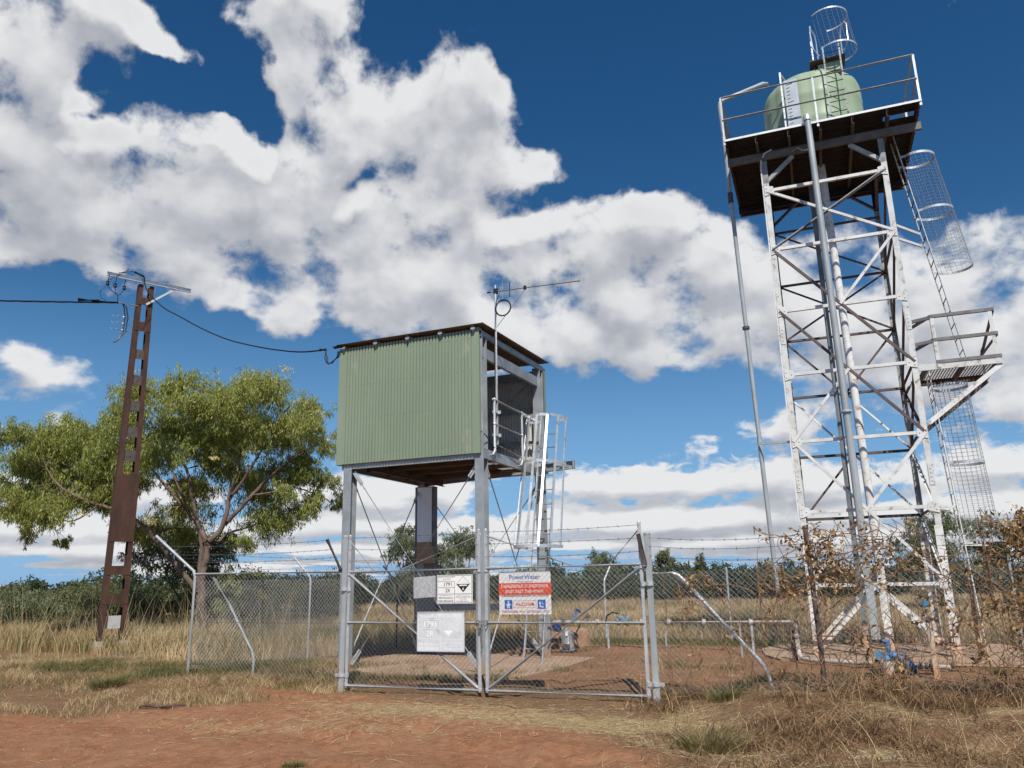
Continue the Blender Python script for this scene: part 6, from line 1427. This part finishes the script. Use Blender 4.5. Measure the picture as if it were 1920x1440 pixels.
# paddock behind the yard and around it
def pad_d(x, y):
    u, v = uvs(x, y); out_ = ((v > 9.3) | (u < -3.1) | (u > 11.6)) & inview(x, y)
    d = np.clip(24/np.maximum(y, 10), 0.25, 1)*(0.30+0.9*fbm(x, y, 0.5, 6))
    side = (u < -3.1); nearc = sstep(v + 0.25*(u+3) + 1.4*(fbm(x, y, 0.7, 12)-0.5), 1.2, 3.0)
    return np.where(out_, d*np.where(side, nearc, 1.0), 0)
x, y = scatter(420000, -34, 32, 13, 46, r, pad_d)
u, v = uvs(x, y); gr = fbm(x, y, 0.35, 15); gl = np.clip(1-np.abs(u+6)/7, 0, 1)*np.clip(1-(y-14)/20, 0, 1)
g3 = fbm(x, y, 1.1, 16)
tint = np.clip(0.82-0.50*gl*sstep(gr, 0.30, 0.6)-0.9*(gr-0.5)-0.9*(g3-0.5)+r.normal(0, 0.15, len(x)), 0.06, 1)
hh = (0.15+0.40*fbm(x, y, 0.9, 18))*r.uniform(0.6, 1.3, len(x)); hh *= np.where(u < -3.1, 1.25, 0.9)
blades('paddock_grass', x, y, hh, 0.010+0.0006*y, 0.45, tint, grass_mat, 92, label='long dry yellow and olive grass filling the paddock around the yard')
print('paddock', len(x))
# tall straw clumps and seed stalks on the left
x, y = scatter(60000, -24, -7.5, 15.5, 27, r, lambda x, y: (sstep(fbm(x, y, 0.55, 24), 0.5, 0.68))*inview(x, y)*sstep(uvs(x, y)[1]+0.3*uvs(x, y)[0], 0.6, 2.2))
blades('straw_clumps', x, y, r.uniform(0.35, 0.8, len(x)), 0.014, 0.5, np.clip(r.normal(0.72, 0.16, len(x)), 0, 1), straw_mat, 94, label='tall bleached straw clumps on the left behind the rusty pole', seg=4)
x, y = scatter(650, -22, -6.0, 16.5, 26, r, lambda x, y: inview(x, y)*1.0)
blades('seed_stalks', x, y, r.uniform(0.9, 1.9, len(x)), 0.012, 0.35, np.clip(r.normal(0.62, 0.15, len(x)), 0, 1), straw_mat, 96, label='thin tall seed stalks rising over the long grass on the left', seg=5)
# cut grass and weeds on the near left verge, and low weeds inside the yard
def verge(x, y):
    u, v = uvs(x, y); bare, straw, green = zones(x, y)
    return np.where((u < 0.1) & (v < 3.4), (1-bare)**1.5*sstep(fbm(x, y, 1.1, 31)+0.4*(fbm(x, y, 3.5, 32)-0.5), 0.26, 0.56), 0)*inview(x, y)
x, y = scatter(190000, -13, 0, 7.5, 19, r, verge); u, v = uvs(x, y); g_ = fbm(x, y, 0.8, 34)
tint = np.clip(0.82-2.2*np.clip(g_-0.50, 0, 1)-0.8*(fbm(x, y, 2.2, 35)-0.5)+r.normal(0, 0.16, len(x)), 0.05, 1)
blades('verge_grass', x, y, r.uniform(0.04, 0.16, len(x))*(0.6+0.9*g_), 0.008, 0.9, tint, grass_mat, 98, label='short cut grass and weeds on the verge left of the gates')
print('verge', len(x))
def yardw(x, y):
    u, v = uvs(x, y); e1 = np.exp(-((v-1.25-0.25*(u-1))/0.28)**2)*sstep(u, -2.6, -0.3)*(1-sstep(u, 1.6, 2.4)); e2 = np.exp(-((v-8.3)/0.7)**2)*sstep(u, 0.8, 1.8)*(1-sstep(u, 5.5, 7))*0.9; e3 = 0.35*sstep(fbm(x, y, 1.4, 41), 0.62, 0.72)*(v > 0.3)*(v < 9)*(u > -2.6)*(u < 11)
    return np.clip(e1+e2+e3, 0, 1)*inview(x, y)
x, y = scatter(260000, -6, 14, 8, 24, r, yardw); u, v = uvs(x, y)
blades('green_weeds', x, y, r.uniform(0.05, 0.17, len(x)), 0.011, 0.8, np.clip(r.normal(0.24, 0.14, len(x))+0.3*(fbm(x, y, 2, 44)-0.4), 0, 1), grass_mat, 100, label='low green weeds along the pad edge and the rear fence inside the yard')
print('weeds', len(x))
# loose straw lying flat over the drive and yard
def strand(name, x, y, ln, w, tint, mat, seed, lift=0.012, label=None, curl=0.25):
    r_ = np.random.default_rng(seed); n = len(x); a = r_.normal(0.25, 0.75, n)+np.where(r_.random(n) < 0.3, 1.2, 0)
    base = np.stack([x, y, hgt(x, y)+r_.uniform(0.003, lift, n)], 1); Q = []; prev = None; da = r_.normal(0, curl, n); p = base
    for i in range(4):
        sd = np.stack([-np.sin(a), np.cos(a), r_.uniform(-0.5, 0.5, n)], 1)*(w*(1-0.2*i))[:, None]/2
        cur = (p-sd, p+sd)
        if prev is not None: Q.append(np.stack([prev[0], prev[1], cur[1], cur[0]], 1))
        prev = cur; a = a+da; p = p+np.stack([np.cos(a), np.sin(a), np.zeros(n)], 1)*(ln/3)[:, None]; p[:, 2] = hgt(p[:, 0], p[:, 1])+r_.uniform(0.003, lift, n)
    Q = np.stack(Q, 1).reshape(-1, 4, 3); o = quads(name, Q, mat, None, np.repeat(np.clip(tint, 0, 1), 3)); solo(o, label, None, kind='stuff'); return o
def sd_(x, y):
    b_, s_, g_ = zones(x, y); u, v = uvs(x, y); inpad = ((v > 1.4) & (v < 5.2) & (u > -2) & (u < 2.4)) | ((v > 3.7) & (v < 8.6) & (u > 5.4) & (u < 10.4))
    return np.where(inpad, 0.02, s_**1.3*0.95+0.035)*inview(x, y)*np.clip(11/np.maximum(y, 6), 0.2, 1)
x, y = scatter(260000, -9, 12, 5.2, 22, r, sd_)
strand('loose_straw', x, y, r.uniform(0.05, 0.26, len(x)), r.uniform(0.003, 0.007, len(x)), r.normal(0.66, 0.18, len(x)), straw_mat, 103, label='loose pale straw scattered flat over the red soil drive')
print('straw', len(x))
# brown tangle of dead stems on the near right
def tang(x, y):
    u, v = uvs(x, y); w1 = fbm(x, y, 0.8, 51)
    return sstep(u+0.35*(v+3.5)+2.2*(w1-0.5), 5.2, 6.9)*(1-sstep(v, 0.25, 0.9))*sstep(fbm(x, y, 1.5, 52)+0.35*(fbm(x, y, 5.0, 57)-0.5), 0.38, 0.66)*inview(x, y)
x, y = scatter(150000, 1.0, 13, 5.2, 14, r, tang)
blades('dead_stems', x, y, r.uniform(0.04, 0.20, len(x))*(0.5+fbm(x, y, 1.2, 54)), r.uniform(0.004, 0.009, len(x)), 1.6, np.clip(r.normal(0.34, 0.22, len(x))+1.3*(fbm(x, y, 0.9, 55)-0.5), 0, 1), brown_mat, 105, label='brown tangle of dead weed stems on the near right', seg=4)
x, y = scatter(60000, 1.0, 13, 5.2, 14, r, lambda x, y: tang(x, y)*0.5)
strand('stem_litter', x, y, r.uniform(0.08, 0.45, len(x)), r.uniform(0.004, 0.010, len(x)), r.normal(0.42, 0.28, len(x)), brown_mat, 107, lift=0.12, label='fallen brown stems lying across the near right ground', curl=0.35)
x, y = scatter(4200, 1.2, 12, 6.0, 13, r, lambda x, y: 0.15+tang(x, y)*(uvs(x, y)[1] < 0.5))
blades('weed_stems', x, y, r.uniform(0.25, 0.75, len(x)), 0.0065, 0.9, np.clip(r.normal(0.6, 0.25, len(x)), 0, 1), brown_mat, 109, label='taller bent dry weed stems along the foot of the right fence', seg=6)
# green tussocks, one thing each
def tussock(lab_, x0, y0, rad, h, n, seed, tn=0.25):
    r_ = np.random.default_rng(seed); g = G(x0, y0); t_ = thing('grass_tussock', lab_, 'grass tussock', WORLD, (x0, y0, g))
    a = r_.uniform(0, 6.28, n); q = rad*np.sqrt(r_.random(n)); xx = x0+q*np.cos(a); yy = y0+q*np.sin(a)
    blades('leaves', xx, yy, h*r_.uniform(0.5, 1.2, n), 0.007, 0.9, np.clip(r_.normal(tn, 0.2, n), 0, 1), grass_mat, seed, parent=t_, seg=4); return t_
tussock('green grass tussock at the bottom of the picture right of the red drive', 1.72, 7.65, 0.27, 0.20, 620, 201, 0.42)
tussock('small green weed clump on the red soil at the bottom', -1.95, 7.35, 0.10, 0.05, 220, 202, 0.15)
tussock('grey green weed clump on the left verge before the rusty pole', -6.1, 12.3, 0.22, 0.20, 700, 203, 0.3)
tussock('low green tuft at the foot of the right gate post', 2.45, 9.95, 0.20, 0.16, 500, 204, 0.35)
tussock('bright green weed beside the dusty pad right of the blue valve post', 7.0, 12.0, 0.13, 0.12, 320, 205, 0.1)
tussock('green tuft below the bent brace of the right fence', 3.2, 10.6, 0.22, 0.13, 450, 206, 0.3)
# stones and clods
def stones(name, label, x, y, s, mat, seed):
    r_ = np.random.default_rng(seed); n = len(x); c = np.stack([x, y, hgt(x, y)+s*0.15], 1)
    dirs = np.array([[1,0,-.4],[-.5,.87,-.4],[-.5,-.87,-.4],[0,0,.8],[.5,.6,.35],[-.7,.1,.3]])
    P_ = c[:, None, :]+dirs[None]*s[:, None, None]*r_.uniform(0.6, 1.1, (n, 6, 1))
    F_ = [(0,1,4),(0,4,3),(0,2,3),(1,5,4),(4,5,3),(1,2,5),(2,3,5),(0,1,2)]
    Q = np.stack([P_[:, list(f)] for f in F_], 1).reshape(-1, 3, 3); o = quads(name, Q, mat, None, np.repeat(r_.random(n), len(F_)), nv=3); solo(o, label, None, kind='stuff')
clod_mat = surf('red_clods', (0.33,0.15,0.08), (0.22,0.09,0.05), 0.95, 0, 9, spec=0.05)
x, y = scatter(45000, -8, 12, 5.3, 20, r, lambda x, y: zones(x, y)[0]*inview(x, y)*np.clip(9/y, 0.2, 1)); stones('soil_clods', 'small clods and pebbles of red soil on the drive', x, y, r.gamma(1.3, 0.0036, len(x))+0.002, clod_mat, 111)
x, y = scatter(260, -9.3, -7.6, 17.6, 19.4, r); stones('rubble', 'grey stones heaped beside the foot of the rusty pole', x, y, r.uniform(0.02, 0.07, len(x)), surf('grey_stone', (0.34,0.31,0.29), (0.22,0.19,0.18), 0.9, 0, 12), 112)
x, y = scatter(70, 2.75, 3.2, 7.0, 7.25, r); stones('pale_chips', 'pale broken chips on the ground at the bottom right', x, y, r.uniform(0.004, 0.012, len(x)), surf('pale_chip', (0.6,0.57,0.53), (0.45,0.42,0.38), 0.8, 0, 20), 113)
x, y = scatter(5200, -7, 6, 5.4, 14, r, lambda x, y: (0.25+0.5*fbm(x, y, 1.2, 61))*inview(x, y))
blades('leaf_litter', x, y, r.uniform(0.012, 0.035, len(x)), r.uniform(0.006, 0.014, len(x)), 2.2, np.clip(r.normal(0.55, 0.3, len(x)), 0, 1), brown_mat, 121, label='small dry leaves and bits of stalk lying over the drive', seg=1)
b = MB(); pp = [(-4.9+0.35*s+0.03*math.sin(9*s), 10.75+0.10*s+0.02*math.sin(14*s), G(-4.9+0.35*s, 10.75)+0.03+0.015*math.sin(6*s)) for s in np.linspace(0, 1.6, 12)]
t = thing('stick', 'dark dry branch lying on the soil at the left edge of the drive', 'branch', WORLD, pp[0]); b.tube(pp, [0.02*(1-0.04*i) for i in range(12)], 6); b.tube([pp[5], (pp[5][0]+0.12, pp[5][1]-0.10, pp[5][2]+0.03)], 0.008, 5); b.build('wood', bark_dark, t, True)

# ---------------------------------------------------------------- dead creeper on the right fence
dead_leaf = leafmat('dead_creeper_leaf', [(0.0, (0.10,0.045,0.022)), (0.35, (0.22,0.12,0.052)), (0.7, (0.37,0.225,0.105)), (1.0, (0.60,0.43,0.23))], 0.2, 0.7, 0.2)
vine_bark = surf('dry_vine', (0.28,0.17,0.10), (0.18,0.11,0.07), 0.85, 0, 9)
def creeper(lab_, u0, u1, z0, z1, nst, nleaf, seed, core, start):
    r_ = np.random.default_rng(seed); t_ = thing('dead_creeper', lab_, 'creeper', SITE, ((u0+u1)/2, 0, 0)); b_ = MB(); LC = []
    for i in range(nst):
        u = r_.choice(start)+r_.normal(0, 0.08); z = GS(u, 0)+0.02 if r_.random() < 0.4 else r_.uniform(z0, z1); vv = -0.03+r_.normal(0, 0.03)
        a = r_.uniform(0.6, 2.5) if z < z0 else r_.uniform(0, 6.28); pts = []
        for k in range(int(r_.uniform(14, 34))):
            pts.append((u, vv, z)); a += r_.normal(0, 0.42); 
            if z > z1: a = -abs(r_.normal(1.2, 0.5))
            if z < z0 and k > 16: a = abs(r_.normal(1.2, 0.5))
            u += 0.07*math.cos(a)+0.25*0.07*(core-u); z += 0.07*math.sin(a); vv = np.clip(vv+r_.normal(0, 0.02), -0.16, 0.10); z = max(z, GS(u, 0)+0.01)
            if u < u0 or u > u1: u = min(max(u, u0), u1)
        b_.tube(pts, [0.0065*(1-0.6*k/len(pts)) for k in range(len(pts))], 4, cap=False); LC += pts
    b_.build('stems', vine_bark, t_, True)
    LC = np.array(LC); w_ = np.exp(-((LC[:, 0]-core)/0.55)**2)*sstep(LC[:, 2], z0-0.2, z0+0.5)+0.03; w_ /= w_.sum()
    hub = LC[r_.choice(len(LC), max(4, nleaf//13), p=w_)]; c = hub[r_.integers(0, len(hub), nleaf)]+r_.normal(size=(nleaf, 3))*np.array([0.045, 0.035, 0.065])-np.array([0, 0, 0.03]); d = r_.normal(size=(nleaf, 3)); d[:, 2] -= 0.9
    q = leaves(c, d, r_.uniform(0.035, 0.085, nleaf), r_.uniform(0.012, 0.04, nleaf), r_); q[:, 1] += r_.normal(0, 0.012, (nleaf, 3)); quads('leaves', q, dead_leaf, t_, np.clip(r_.normal(0.55, 0.22, nleaf), 0, 1))
creeper('brown dead creeper twined round the leaning dark fence post', 6.0, 7.9, 1.25, 2.08, 60, 1250, 301, 6.75, (6.5, 6.6, 6.75, 7.2))
creeper('thick mass of dead brown creeper at the right edge of the front fence', 8.45, 10.1, 0.9, 2.08, 95, 4300, 302, 9.25, (8.9, 9.1, 9.5))
creeper('thin dead creeper stems strung across the mesh before the tank stand', 7.0, 8.9, 0.6, 1.75, 46, 520, 303, 7.9, (7.4, 8.0, 8.4))
creeper('few withered leaves hanging on the bent brace right of the gates', 4.85, 6.2, 0.7, 1.55, 16, 170, 304, 5.25, (5.0, 5.4, 5.9))
